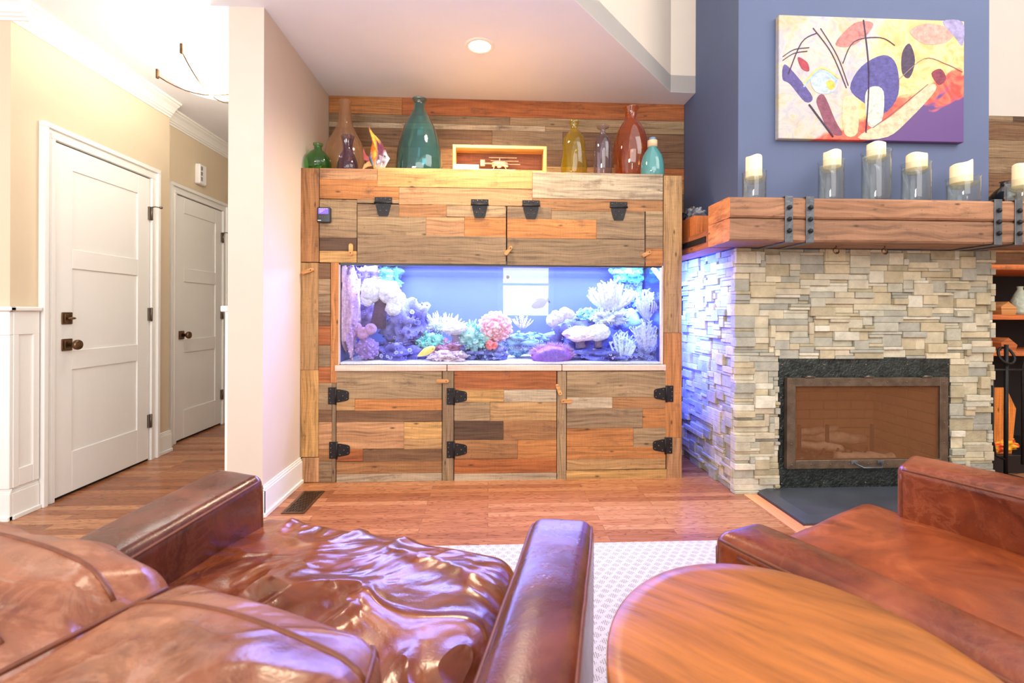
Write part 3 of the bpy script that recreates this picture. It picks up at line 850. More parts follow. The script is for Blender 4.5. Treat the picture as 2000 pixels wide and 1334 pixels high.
LD = [([((657, 725, 863, 779), 'G', 'x'), ((657, 779, 693, 802), 'T', 'x'), ((693, 779, 863, 802), 'O', 'x'), ((657, 802, 863, 824), 'B', 'x'), ((657, 824, 789, 877), 'P', 'x'), ((789, 824, 863, 857), 'Y', 'x'), ((789, 857, 863, 877), 'T', 'x'), ((657, 877, 709, 901), 'R', 'x'), ((709, 877, 863, 901), 'B', 'x'), ((657, 901, 863, 925), 'N', 'x'), ((657, 925, 863, 941), 'L', 'x')], ((656, 773), (658, 879)), 1, 'left lower door of the cabinet'),
      ([((887, 725, 1087, 761), 'R', 'x'), ((887, 761, 984, 785), 'Y', 'x'), ((984, 761, 1087, 785), 'L', 'x'), ((887, 785, 957, 822), 'G', 'x'), ((957, 785, 1087, 822), 'T', 'x'), ((887, 822, 983, 859), 'K', 'x'), ((983, 822, 1087, 859), 'N', 'x'), ((887, 859, 1011, 896), 'N', 'x'), ((1011, 859, 1087, 896), 'O', 'x'), ((887, 896, 1087, 924), 'R', 'x'), ((887, 924, 1087, 940), 'L', 'x')], ((887, 774), (887, 878)), 1, 'middle lower door of the cabinet'),
      ([((1107, 725, 1300, 776), 'G', 'x'), ((1107, 776, 1196, 798), 'L', 'x'), ((1196, 776, 1300, 798), 'N', 'x'), ((1107, 798, 1255, 836), 'W', 'x'), ((1255, 798, 1300, 836), 'O', 'x'), ((1107, 836, 1237, 872), 'O', 'x'), ((1237, 836, 1300, 872), 'G', 'x'), ((1107, 872, 1300, 896), 'O', 'x'), ((1107, 896, 1300, 917), 'T', 'x')], ((1301, 769), (1299, 870)), -1, 'right lower door of the cabinet')]
for pl_, hs, sg, lab in LD:
    b = MB()
    for rect, k, g in pl_: PR(b, rect, k, g, yf=YC - 0.001, th=0.02, gap=0.0008)
    d = b.build('cabinet_door', 'plank', CAB, lab)
    for h in hs: hinge_h(h[0], h[1], d, sg)
for px, py, ang, ln in ((686, 488, PI / 2, 0.075), (602, 530, -0.35, 0.075), (993, 490, -0.9, 0.07), (1262, 496, -0.5, 0.065), (865, 744, 0, 0.078), (1091, 761, 1.2, 0.075), (1106, 783, PI, 0.075)):
    latch(px, py, ang, ln, CAB)
# tank controller
c = ay(634, 421, YC)
R_ = thing('tank_controller', 'small black controller with a glowing violet screen on the cabinet face', 'controller', (c.x, YC, c.z))
b = MB(); b.box(c.x - 0.040, c.x + 0.042, YC - 0.022, YC - 0.0022, c.z - 0.047, c.z + 0.047, 0.005); b.build('housing', 'black', R_)
b = MB(); b.box(c.x - 0.030, c.x + 0.030, YC - 0.0228, YC - 0.022, c.z + 0.006, c.z + 0.040, 0.0002)
scr = b.build('screen', emitm('violet_screen', (120, 90, 255), 1.6), R_)
b = MB()
for k in range(4): b.box(c.x - 0.026 + k * 0.0138, c.x - 0.016 + k * 0.0138, YC - 0.0231, YC - 0.0228, c.z + 0.036, c.z + 0.0385)
for k in range(3): b.box(c.x - 0.024, c.x - 0.024 + 0.012 + 0.009 * k, YC - 0.0231, YC - 0.0228, c.z + 0.014 + 0.007 * k, c.z + 0.0155 + 0.007 * k)
b.build('display_text', emitm('pale_pixels', (235, 225, 255), 1.2), scr)
b = MB()
for k in range(4): b.cyl((c.x - 0.021 + k * 0.014, YC - 0.022, c.z - 0.014), 0.004, -0.0015, 0, 10, axis='y')
b.build('button', 'nickel', R_)
b = MB(); b.box(c.x - 0.034, c.x - 0.014, YC - 0.0226, YC - 0.022, c.z - 0.036, c.z - 0.032); b.build('maker_mark', 'whiteplastic', R_)

# ================================================================== AQUARIUM
TY0, TY1 = YC + 0.008, 3.455
AQ = thing('aquarium', 'long glass reef aquarium glowing blue and white inside the plank cabinet', 'aquarium', (0.09, 3.2, TZ0))
b = MB(); b.box(TX0, TX1, TY0, TY0 + 0.004, TZ0, TZ1 + 0.02); b.build('front_glass', 'tankglass', AQ)
b = MB(); b.box(TX1 + 0.014, TX1 + 0.018, TY0 + 0.006, TY1, TZ0, TZ1 + 0.02); b.build('end_glass', 'tankglass', AQ)
b = MB(); b.box(TX0 - 0.01, TX0 + 0.0, TY0 + 0.02, TY1, TZ0, TZ1 + 0.04); b.build('left_panel', plain('deep_blue_panel', (40, 50, 120), 0.4, var=0.05), AQ)
b = MB(); b.box(TX0 - 0.01, TX1 + 0.018, TY1, TY1 + 0.01, TZ0, TZ1 + 0.05); b.build('back_panel', plain('blue_back_panel', (84, 98, 146), 0.5, var=0.08, vs=2.0), AQ)
b = MB(); b.box(TX0 - 0.008, TX1 + 0.016, TY0, TY1, TZ0 - 0.018, TZ0 - 0.001); b.build('tank_base', 'black', AQ)
sand = MB()
nx, ny = 60, 14; vs = []
for j in range(ny):
    for i in range(nx):
        x = TX0 + 0.002 + (TX1 - TX0 + 0.008) * i / (nx - 1); y = TY0 + 0.006 + (TY1 - TY0 - 0.008) * max(0, j - 1) / (ny - 2)
        vs.append(Vector((x, y, TZ0 if j == 0 else TZ0 + 0.012 + 0.012 * j / ny + 0.006 * noise.noise(Vector((x * 9, y * 9, 0))))))
fs = [[j * nx + i, j * nx + i + 1, (j + 1) * nx + i + 1, (j + 1) * nx + i] for j in range(ny - 1) for i in range(nx - 1)]
sand.add(vs, fs, smooth=True); o = sand.build('sand_bed', plain('white_aragonite_sand', (240, 236, 228), 0.9, var=0.1, vs=90, bump=0.6, bs=160), AQ); o['kind'] = 'stuff'
b = MB(); b.box(TX0 + 0.002, TX1 + 0.012, TY0 + 0.006, TY1 - 0.002, TZ1 - 0.042, TZ1 - 0.0415)
b.build('water_surface', glass('rippled_water', (235, 246, 255), 0.0, 1.0, 0.02), AQ)
b = MB(); b.box(TX0, TX1 + 0.01, TY0 - 0.002, TY0 + 0.012, TZ1 - 0.004, TZ1 + 0.03, 0.001); b.build('top_rim', 'black', AQ)
b = MB(); b.box(0.08 - 0.95, 0.08 + 0.95, 3.12, 3.32, 1.385, 1.41, 0.004); b.build('led_bar', 'black', AQ)
b = MB(); c0 = ay(1268, 532, TY1 - 0.05); b.box(c0.x - 0.03, c0.x + 0.03, TY1 - 0.07, TY1 - 0.02, c0.z - 0.04, c0.z + 0.03, 0.004); b.cyl((c0.x, TY1 - 0.075, c0.z), 0.016, -0.012, 0.012, 14, axis='y'); b.build('circulation_pump', 'black', AQ)


# ------------------------------------------------------------------ reef
def srgb(*c): return s2l(c)


def tz(px, py, Y): return ay(px, py, Y)
def pxm(Y): return Y / FPX    # metres per pixel at depth Y


def rock(px, py, rx, ry, Y, cola, colb, seed, label, polyps=0, pcol=None, cup=0.011, dy=0.6, ptype='cup', name='reef_rock', cat='live rock', amp=0.55, freq=2.2):
    c = tz(px, py, Y); s = pxm(Y); rx *= s; ry *= s
    R = thing(name, label, cat, (c.x, c.y, max(TZ0 + 0.012, c.z - ry)))
    mb = MB(); rad = (rx, max(rx, ry) * dy, ry)
    def cf(v, d):
        t = min(1, max(0, (d - 0.75) * 2)); return tuple(a * (1 - t) + q * t for a, q in zip(cola, colb))
    mb.blob(c, rad, 4, amp, freq, seed=seed, colfn=cf)
    # keep inside the glass box
    mb.v = [(min(max(v[0], TX0 + 0.006), TX1 + 0.004), min(max(v[1], TY0 + 0.012), TY1 - 0.006), max(v[2], TZ0 + 0.004)) for v in mb.v]
    mb.build('rock_body', 'coral', R)
    if polyps:
        rr_ = random.Random(seed); pb = MB(); n = 0
        V, F = ico(4)
        tries = 0
        while n < polyps and tries < polyps * 20:
            tries += 1
            v = V[rr_.randrange(len(V))]
            if v.y > 0.35: continue
            d = 1.0 + amp * noise.fractal(v * freq + Vector((seed * 7.3, seed * 3.1, seed)), 0.8, 2.1, 4)
            p = Vector((c.x + v.x * rad[0] * d, c.y + v.y * rad[1] * d, c.z + v.z * rad[2] * d))
            if not (TX0 + 0.01 < p.x < TX1 and TY0 + 0.02 < p.y < TY1 - 0.01 and p.z > TZ0 + 0.01): continue
            nrm = Vector((v.x / rad[0], v.y / rad[1], v.z / rad[2])).normalized()
            T = Matrix.Translation(p) @ nrm.to_track_quat('Z', 'Y').to_matrix().to_4x4()
            r = cup * rr_.uniform(0.6, 1.3); cc = pcol[rr_.randrange(len(pcol))]
            if ptype == 'cup':
                prof = [(r * 0.5, -0.3 * r), (r * 0.8, 0.35 * r), (r * 1.05, 0.6 * r), (r * 0.95, 0.66 * r), (r * 0.5, 0.4 * r), (0.0, 0.32 * r)]
                tmp = MB(); tmp.lathe(prof, (0, 0, 0), 10, cols=[cc, cc, tuple(min(1, x * 1.5) for x in cc), tuple(min(1, x * 1.5) for x in cc), tuple(x * .5 for x in cc), tuple(x * .6 for x in cc)])
                pb.add([T @ Vector(q) for q in tmp.v], tmp.f, smooth=True, cols=None, col=cc)
                for k_, fc in enumerate(tmp.c): pb.c[len(pb.c) - len(tmp.c) + k_] = fc
            elif ptype == 'ball':
                pb.blob(p, r, 2, col=cc)
            elif ptype == 'finger':
                e = p + nrm * r * 2.6 + Vector((rr_.uniform(-1, 1), rr_.uniform(-1, 1), rr_.uniform(0, 1.4))) * r
                pb.tube([p, (p + e) / 2, e], [r * 0.5, r * 0.42, r * 0.2], 6, col=cc)
            n += 1
        pb.build('polyp_colony', 'coral', R)['kind'] = 'stuff'
    return R


def branching(px, py, rx, ry, Y, col, seed, label, n=26, name='branching_coral', thick=0.010):
    c = tz(px, py + ry, Y); s = pxm(Y); rx *= s; ry *= s * 2
    R = thing(name, label, 'coral', (c.x, c.y, c.z)); rr_ = random.Random(seed); mb = MB()
    mb.blob((c.x, c.y, c.z + ry * 0.12), (rx * 0.35, rx * 0.3, ry * 0.2), 3, 0.4, 3, col=tuple(x * .7 for x in col), seed=seed)
    for i in range(n):
        a = rr_.uniform(-1, 1); b_ = rr_.uniform(-0.5, 0.5); ln = ry * rr_.uniform(0.7, 1.0) * (1 - 0.35 * a * a)
        p0 = Vector((c.x + a * rx * 0.25, c.y + b_ * rx * 0.3, c.z + ry * 0.06))
        p1 = Vector((c.x + a * rx * 0.7, c.y + b_ * rx * 0.6, c.z + ln * 0.55)); p2 = Vector((c.x + a * rx * 0.98, c.y + b_ * rx * 0.8, c.z + ln))
        r = thick * rr_.uniform(0.8, 1.2)
        mb.tube([p0, p1, p2], [r * 1.3, r, r * 0.5], 7, col=col)
        for k in range(6):
            t = rr_.uniform(0.3, 1.0); q = p0.lerp(p1, t * 2) if t < 0.5 else p1.lerp(p2, t * 2 - 1)
            e = q + Vector((rr_.uniform(-1, 1), rr_.uniform(-1, 0.6), rr_.uniform(0.1, 1.2))) * r * 2.8
            mb.tube([q, e], [r * 0.6, r * 0.28], 6, col=tuple(min(1, x * 1.15) for x in col))
    mb.v = [(min(max(v[0], TX0 + 0.006), TX1 + 0.004), min(max(v[1], TY0 + 0.012), TY1 - 0.006), v[2]) for v in mb.v]
    mb.build('branches', 'coral', R); return R


def leather_coral(px, py, rx, ry, Y, col, stem, seed, label, lobes=5, amp=0.25, name='leather_coral', tilt=0.3, dark=(0.25, 0.2, 0.3)):
    c = tz(px, py, Y); s = pxm(Y); rx *= s; ry *= s
    R = thing(name, label, 'coral', (c.x, c.y, c.z - ry - stem)); mb = MB()
    T = Matrix.Rotation(tilt, 4, 'X')
    def fn(v):
        a = math.atan2(v.y, v.x); return amp * math.sin(a * lobes + seed) * (1 - abs(v.z)) + 0.03 * noise.noise(v * 9 + Vector((seed, 0, 0)))
    mb.blob(c, (rx, rx * 0.62, ry), 5, 0.12, 1.6, col=col, seed=seed, fn=fn, T=T)
    mb.v = [(min(max(v[0], TX0 + 0.006), TX1 + 0.004), min(max(v[1], TY0 + 0.012), TY1 - 0.006), v[2]) for v in mb.v]
    mb.build('cap', 'coral', R)
    mb = MB(); mb.tube([c + Vector((0, 0.02, -ry * 0.2)), c + Vector((rx * 0.1, 0.03, -ry - stem * 0.5)), c + Vector((rx * 0.15, 0.03, -ry - stem))], [rx * 0.45, rx * 0.3, rx * 0.38], 14, col=dark)
    mb.build('stalk', 'coral', R); return R


BL1, BL2 = srgb(70, 70, 130), srgb(150, 155, 210)
WH = srgb(222, 218, 212)
# left side
rock(683, 600, 16, 86, 3.10, srgb(150, 110, 160), srgb(250, 215, 235), 3, 'pink speckled coral growth against the left end of the tank', 90, [srgb(250, 220, 235), srgb(225, 180, 220)], 0.006, 0.5, 'ball', name='encrusting_coral', cat='coral', amp=0.3)
rock(716, 556, 26, 34, 3.30, srgb(60, 44, 110), srgb(120, 100, 180), 5, 'violet leafy coral clump high behind the white leather coral', 70, [srgb(104, 84, 170), srgb(140, 116, 200)], 0.010, 0.5, 'finger', name='bushy_coral', cat='coral')
rock(757, 540, 24, 22, 3.38, srgb(40, 100, 120), srgb(110, 170, 170), 6, 'mint speckled coral patch on the back panel at upper left', 60, [srgb(150, 205, 190), srgb(90, 160, 170)], 0.007, 0.3, 'ball', name='encrusting_coral', cat='coral')
R = thing('leather_coral', 'large white folded leather coral at upper left of the tank', 'coral', tz(748, 600, 3.09))
b = MB()
for k, (px, py, rx, ry) in enumerate(((726, 566, 20, 23), (740, 560, 22, 14), (760, 570, 22, 22), (773, 585, 18, 20), (768, 602, 15, 14), (718, 585, 13, 13))):
    b.blob(tz(px, py, 3.08 + 0.012 * (k % 2)), (rx * pxm(3.08), rx * 0.7 * pxm(3.08), ry * pxm(3.08)), 4, 0.16, 2.2, col=srgb(236, 236, 228), seed=k + 3)
b.build('folded_cap', 'coral', R)
b = MB(); b.tube([tz(748, 585, 3.13), tz(742, 610, 3.14), tz(738, 640, 3.15)], [0.05, 0.045, 0.05], 14, col=srgb(96, 70, 96)); b.build('stalk', 'coral', R)
rock(708, 612, 30, 30, 3.24, srgb(80, 65, 120), srgb(160, 140, 200), 8, 'dark violet reef rock under the white leather coral', 40, [srgb(150, 130, 200), srgb(190, 170, 225)], 0.010, 0.6)
rock(800, 640, 42, 46, 3.22, srgb(70, 60, 140), srgb(160, 160, 225), 9, 'blue rock mound covered in cup polyps left of centre', 100, [srgb(130, 130, 215), srgb(170, 170, 235), srgb(110, 110, 190)], 0.012, 0.6)
rock(775, 690, 50, 24, 3.18, srgb(60, 55, 130), srgb(140, 140, 220), 10, 'low blue rock with white worms at the foot of the polyp mound', 80, [srgb(130, 130, 210), srgb(190, 195, 240)], 0.010, 0.5)
rock(795, 605, 26, 20, 3.26, srgb(90, 90, 160), srgb(215, 220, 250), 12, 'pale frilly coral on top of the polyp mound', 70, [srgb(225, 230, 250), srgb(185, 190, 240)], 0.008, 0.6, 'cup', name='frilly_coral', cat='coral')
R = thing('mushroom_coral', 'three smooth rosy mushroom corals near the left glass', 'coral', tz(705, 655, 3.08))
for px, py, r in ((684, 651, 13), (709, 651, 13), (724, 643, 12), (697, 640, 10)):
    c = tz(px, py, 3.09); rr_ = r * pxm(3.09)
    b = MB(); b.lathe([(0.0, -rr_ * .5), (rr_ * .7, -rr_ * .45), (rr_, 0), (rr_ * .85, rr_ * .45), (rr_ * .45, rr_ * .55), (rr_ * .2, rr_ * .4), (0, rr_ * .3)], (0, 0, 0), 20)
    T = Matrix.Translation(c) @ Matrix.Rotation(1.25, 4, 'X'); b.v = [tuple(T @ Vector(v)) for v in b.v]
    b.c = [[srgb(196, 150, 180)] * len(k) for k in b.c]; b.build('disc', 'coral', R)
rock(718, 681, 21, 20, 3.10, srgb(120, 90, 150), srgb(170, 140, 200), 14, 'round cluster of violet bubble polyps at lower left', 95, [srgb(165, 135, 195), srgb(185, 155, 215)], 0.008, 0.6, 'ball', name='bubble_coral', cat='coral', amp=0.1)
# centre left
rock(868, 636, 34, 16, 3.24, srgb(190, 200, 215), srgb(245, 248, 250), 15, 'white tentacled anemone behind the white dome coral', 100, [srgb(245, 248, 240), srgb(215, 235, 235)], 0.010, 0.6, 'finger', name='white_anemone', cat='anemone', amp=0.15)
leather_coral(887, 641, 24, 12, 3.08, WH, 0.05, 7, 'smooth white dome coral on a grey stalk at centre left', 3, 0.05, tilt=0.25, name='dome_coral', dark=srgb(150, 130, 160))
rock(868, 682, 34, 18, 3.18, srgb(150, 90, 120), srgb(225, 165, 175), 16, 'rosy pitted rock behind the yellow fish', 60, [srgb(225, 170, 185), srgb(200, 130, 160)], 0.008, 0.6)
rock(875, 697, 34, 11, 3.07, srgb(190, 160, 170), srgb(245, 225, 230), 17, 'pale pink rubble heap on the sand in front', 90, [srgb(250, 235, 235), srgb(225, 190, 205)], 0.006, 0.5, 'ball', name='coral_rubble')
rock(842, 668, 24, 16, 3.16, srgb(60, 170, 150), srgb(150, 230, 200), 18, 'mint green polyp coral just above the yellow fish', 70, [srgb(130, 225, 190), srgb(180, 240, 215)], 0.009, 0.6, 'cup', name='green_polyp_coral', cat='coral')
rock(927, 660, 26, 22, 3.12, srgb(110, 190, 185), srgb(205, 245, 225), 19, 'pale mint frilled coral left of the pink brain coral', 90, [srgb(200, 245, 225), srgb(150, 225, 210)], 0.012, 0.6, 'finger', name='mint_frill_coral', cat='coral')
rock(930, 690, 36, 16, 3.18, BL1, BL2, 20, 'blue encrusted rock under the mint frilled coral', 90, [srgb(120, 130, 220), srgb(170, 190, 235)], 0.008, 0.6)
# brain coral
c = tz(967, 639, 3.14); r = 34 * pxm(3.14)
R = thing('brain_coral', 'round salmon pink brain coral at the centre of the tank', 'coral', c)
b = MB()
def brf(v): return 0.16 * abs(noise.noise(v * 4.5)) * 2 - 0.12
b.blob(c, (r, r * 0.8, r * 0.92), 5, 0.0, 1, fn=brf, colfn=lambda v, d: tuple(a * (1 - min(1, max(0, (d - .88) * 8))) + q * min(1, max(0, (d - .88) * 8)) for a, q in zip(srgb(225, 120, 120), srgb(255, 215, 205)))); b.build('ridged_head', 'coral', R)
rock(958, 674, 10, 7, 3.07, srgb(220, 100, 90), srgb(250, 140, 125), 22, 'small coral red cluster under the pink brain coral', 14, [srgb(250, 130, 115)], 0.010, 0.7, 'ball', name='red_polyp_coral', cat='coral')
rock(965, 693, 26, 17, 3.13, BL1, BL2, 23, 'blue pitted rock below the pink brain coral', 90, [srgb(120, 130, 215), srgb(180, 200, 240)], 0.007, 0.6)
rock(1030, 672, 46, 20, 3.24, srgb(60, 80, 140), srgb(160, 205, 220), 24, 'long blue green rock ridge behind the violet anemone', 100, [srgb(150, 200, 215), srgb(110, 140, 215)], 0.009, 0.5)
branching(1020, 628, 20, 14, 3.26, srgb(215, 205, 235), 25, 'small pale lilac branching coral on the centre ridge', 18, thick=0.004)
# violet anemone
c = tz(1078, 694, 3.08); s = pxm(3.08)
R = thing('violet_anemone', 'large violet carpet anemone with fringed rim on the sand', 'anemone', c)
b = MB(); b.blob(c, (40 * s, 30 * s, 20 * s), 4, 0.12, 2.0, colfn=lambda v, d: tuple(a * (1 - max(0, -v.y)) + q * max(0, -v.y) for a, q in zip(srgb(170, 90, 170), srgb(150, 120, 210)))); b.v = [(v[0], max(v[1], TY0 + 0.012), max(v[2], TZ0 + 0.006)) for v in b.v]; b.build('disc', 'coral', R)
b = MB(); rr_ = random.Random(4)
for i in range(520):
    a = rr_.uniform(-0.15, PI + 0.15); q = rr_.uniform(0.70, 1.04)
    v = Vector((math.cos(a) * q * 40 * s, -rr_.uniform(-0.25, 0.55) * 26 * s * (1.4 - q), math.sin(a) * q * 20 * s))
    e = v + Vector((math.cos(a), -0.5 + rr_.uniform(-.5, .5), math.sin(a) * 0.8 + 0.2)) * 7 * s * rr_.uniform(0.6, 1.3)
    b.tube([c + v, c + e], [0.0016, 0.0007], 4, col=srgb(230, 190, 225))
b.v = [(v[0], max(v[1], TY0 + 0.01), max(v[2], TZ0 + 0.006)) for v in b.v]
o = b.build('tentacle_fringe', 'coral', R); o['kind'] = 'stuff'
# right reef
rock(1120, 660, 44, 40, 3.28, srgb(55, 55, 130), srgb(150, 160, 220), 30, 'blue reef rock right of the violet anemone', 90, [srgb(130, 140, 215), srgb(175, 190, 235)], 0.010, 0.6)
rock(1200, 655, 60, 48, 3.32, srgb(55, 60, 140), srgb(150, 175, 225), 31, 'large blue reef mound at right centre of the tank', 100, [srgb(140, 160, 225), srgb(190, 215, 245)], 0.011, 0.4)
rock(1180, 697, 70, 15, 3.14, srgb(50, 50, 130), srgb(140, 150, 225), 32, 'low dark blue rubble along the sand at right', 100, [srgb(120, 130, 220), srgb(190, 190, 240)], 0.008, 0.4)
rock(1262, 690, 28, 22, 3.12, srgb(55, 60, 130), srgb(150, 160, 220), 33, 'blue rock in the lower right corner of the tank', 80, [srgb(150, 165, 225)], 0.008, 0.6)
R = thing('lobed_coral', 'white bulbous lobed coral on the ledge right of the swimming blue fish', 'coral', tz(1095, 620, 3.16))
b = MB()
for k, (px, py, r) in enumerate(((1080, 626, 13), (1092, 620, 12), (1103, 612, 12), (1112, 614, 10), (1085, 615, 9))): b.blob(tz(px, py, 3.16), r * pxm(3.16), 4, 0.12, 2.5, col=WH, seed=k)
b.build('lobes', 'coral', R)
branching(1192, 578, 50, 30, 3.18, srgb(240, 240, 245), 36, 'big white finger coral fan at upper right', 46, thick=0.010)
branching(1262, 592, 24, 30, 3.14, srgb(235, 242, 240), 37, 'white branching coral beside the right end glass', 26, thick=0.008)
branching(1215, 676, 30, 28, 3.08, srgb(225, 240, 245), 38, 'pale blue white branching coral low in front at right', 30, thick=0.008)
branching(1262, 655, 28, 34, 3.10, srgb(215, 220, 245), 39, 'lilac white finger coral standing in the right corner', 36, thick=0.010)
leather_coral(1132, 652, 30, 13, 3.10, srgb(250, 232, 230), 0.05, 5, 'cream pink plate coral tilting down at right centre', 5, 0.16, name='plate_coral', tilt=0.55)
leather_coral(1168, 650, 24, 17, 3.09, srgb(245, 248, 240), 0.04, 9, 'rounded white shaggy coral right of the cream plate coral', 9, 0.06, name='shaggy_coral', tilt=0.3)
rock(1150, 615, 22, 12, 3.22, srgb(60, 160, 170), srgb(190, 235, 235), 41, 'teal and white polyps under the big white finger coral', 60, [srgb(120, 220, 210), srgb(230, 245, 245)], 0.009, 0.6, 'cup', name='teal_polyp_coral', cat='coral')
rock(1190, 622, 30, 12, 3.14, srgb(160, 180, 210), srgb(240, 245, 245), 42, 'white shaggy polyps in front of the big finger coral', 80, [srgb(242, 248, 240)], 0.009, 0.6, 'finger', name='white_polyp_coral', cat='coral')
rock(1232, 535, 34, 16, 3.38, srgb(60, 170, 180), srgb(160, 230, 220), 43, 'teal cup corals hanging at the upper right back of the tank', 70, [srgb(140, 225, 215), srgb(100, 200, 210)], 0.014, 0.4, 'cup', name='teal_cup_coral', cat='coral')
rock(1242, 572, 28, 30, 3.40, srgb(50, 60, 150), srgb(110, 130, 215), 44, 'deep blue rock behind the white finger corals', 50, [srgb(110, 130, 215)], 0.012, 0.3)


def fish(px, py, ln, ht, Y, ang, col, fin, label, name='reef_fish', stripes=None):
    c = tz(px, py, Y); s = pxm(Y); ln *= s; ht *= s
    R = thing(name, label, 'fish', c)
    T = Matrix.Translation(c) @ Matrix.Rotation(ang, 4, 'Y')
    b = MB(); V, F = ico(4); vs = []; cc = []
    for v in V:
        x = v.x; t = (x + 1) / 2
        k = (0.25 + 0.75 * math.sin(min(1, t * 1.25) * PI * 0.62)) * (1 if t < 0.85 else 1)
        prof = math.sqrt(max(0, 1 - x * x)) or 0
        kz = (1.0 if x < 0.1 else 1 - 0.62 * (x - 0.1) / 0.9)
        vs.append(T @ Vector((x * ln / 2, v.y * ht * 0.22 * kz, v.z * ht / 2 * kz)))
        q = col
        if stripes and (int((x + 1) * 4.5) % 2 == 0): q = stripes
        cc.append(q)
    b.add(vs, F, smooth=True, cols=cc); body = b.build('body', 'fish', R)
    b = MB(); b.prism([(ln * .42, ht * .10), (ln * .62, ht * .42), (ln * .56, 0), (ln * .62, -ht * .42), (ln * .42, -ht * .10)], -0.0012, 0.0012, 'y', fin, T=T); b.build('tail_fin', 'fish', R)
    b = MB(); b.prism([(-ln * .25, ht * .40), (-ln * .05, ht * .62), (ln * .30, ht * .42), (ln * .38, ht * .18), (0, ht * .3)], -0.001, 0.001, 'y', fin, T=T); b.build('dorsal_fin', 'fish', R); b = MB(); b.prism([(-ln * .1, -ht * .40), (ln * .05, -ht * .6), (ln * .30, -ht * .40), (ln * .38, -ht * .18), (0, -ht * .3)], -0.001, 0.001, 'y', fin, T=T); b.build('belly_fin', 'fish', R)
    b = MB()
    for sy in (-1, 1): b.blob(T @ Vector((-ln * .36, sy * ht * .13, ht * .08)), ht * 0.06, 2, col=(0.01, 0.01, 0.01))
    b.build('eye', 'fish', body)
    return R


fish(1054, 593, 34, 17, 3.10, -0.38 + PI * 0, srgb(30, 32, 110), srgb(24, 26, 90), 'dark blue fish swimming in front of the bright reflection')
fish(832, 687, 40, 15, 3.05, 2.66, srgb(240, 225, 110), srgb(90, 90, 180), 'yellow fish close to the sand at centre left')
fish(1276, 600, 20, 26, 3.08, 0.1, srgb(80, 80, 150), srgb(70, 70, 140), 'dark striped fish beside the right end of the tank', stripes=srgb(190, 190, 230))
c = tz(992, 541, TY0 - 0.004)
R = thing('tank_snail', 'small dark round snail shell stuck to the tank front glass', 'snail', (c.x, TY0, c.z))  # snail clinging to the front glass
b = MB(); b.lathe([(0.0, -0.004), (0.012, -0.004), (0.017, 0.0), (0.015, 0.005), (0.008, 0.009), (0, 0.010)], (0, 0, 0), 20, cols=[srgb(40, 35, 35)] * 3 + [srgb(120, 105, 95)] * 1 + [srgb(50, 45, 45)] * 2)
T = Matrix.Translation((c.x, TY0 + 0.012, c.z)) @ Matrix.Rotation(PI / 2, 4, 'X'); b.v = [tuple(T @ Vector(v)) for v in b.v]; b.build('shell', 'tinted', R)
R.name = 'snail'
ORG[R.name] = ORG.get('tank_snail')
b = MB(); b.blob((c.x - 0.018, TY0 + 0.010, c.z - 0.014), (0.014, 0.004, 0.006), 2, col=srgb(190, 180, 175), T=Matrix.Rotation(-0.5, 4, 'Y')); b.build('foot', 'tinted', R)

# ================================================================== FIREPLACE
M['brick'] = plain('fire_brick', (168, 118, 80), 0.9, var=0.2, vs=8, bump=0.4, bs=30)
FP = thing('fireplace', 'tall fireplace clad in pale stacked ledger stone with a black steel surround', 'fireplace', (2.2, YF, 0))
STC = [(216, 206, 180), (200, 194, 172), (188, 184, 166), (222, 208, 176), (206, 190, 156), (178, 174, 158), (228, 220, 198), (210, 196, 168), (194, 180, 148)]


def stone_fill(mb, u0, u1, v0, v1, place, holes=(), gu=0.030, gv=0.0179, seed=1):
    rr_ = random.Random(seed); nu = int(round((u1 - u0) / gu)); nv = int(round((v1 - v0) / gv)); gu = (u1 - u0) / nu; gv = (v1 - v0) / nv
    occ = [[False] * nu for _ in range(nv)]
    for (a0, a1, b0, b1) in holes:
        for j in range(nv):
            for i in range(nu):
                cu, cv = u0 + (i + .5) * gu, v0 + (j + .5) * gv
                if a0 < cu < a1 and b0 < cv < b1: occ[j][i] = True
    for j in range(nv):
        for i in range(nu):
            if occ[j][i]: continue
            hh = rr_.choice([1, 1, 2, 2, 2, 3, 4]); ww = rr_.choice([3, 4, 5, 6, 7, 8]) if hh < 3 else rr_.choice([3, 3, 4, 5])
            w_ = 0
            while w_ < ww and i + w_ < nu and not occ[j][i + w_]: w_ += 1
            h_ = 1
            while h_ < hh and j + h_ < nv and all(not occ[j + h_][i + k] for k in range(w_)): h_ += 1
            for a in range(h_):
                for q in range(w_): occ[j + a][i + q] = True
            c = s2l(rr_.choice(STC)); f = rr_.uniform(0.72, 0.92); c = tuple(x * f for x in c)
            place(mb, u0 + i * gu, u0 + (i + w_) * gu, v0 + j * gv, v0 + (j + h_) * gv, rr_.choice([0.008, 0.014, 0.020, 0.026, 0.032]), c, rr_)


def place_front(mb, a, b_, c, d, dep, col, rr_):
    mb.box(a + .0006, b_ - .0006, YF - dep, YF + 0.03, c + .0006, d - .0006, 0.0022, col, T=None)


def place_side(mb, a, b_, c, d, dep, col, rr_):
    mb.box(XS - dep, XS + 0.03, a + .0006, b_ - .0006, c + .0006, d - .0006, 0.0022, col)


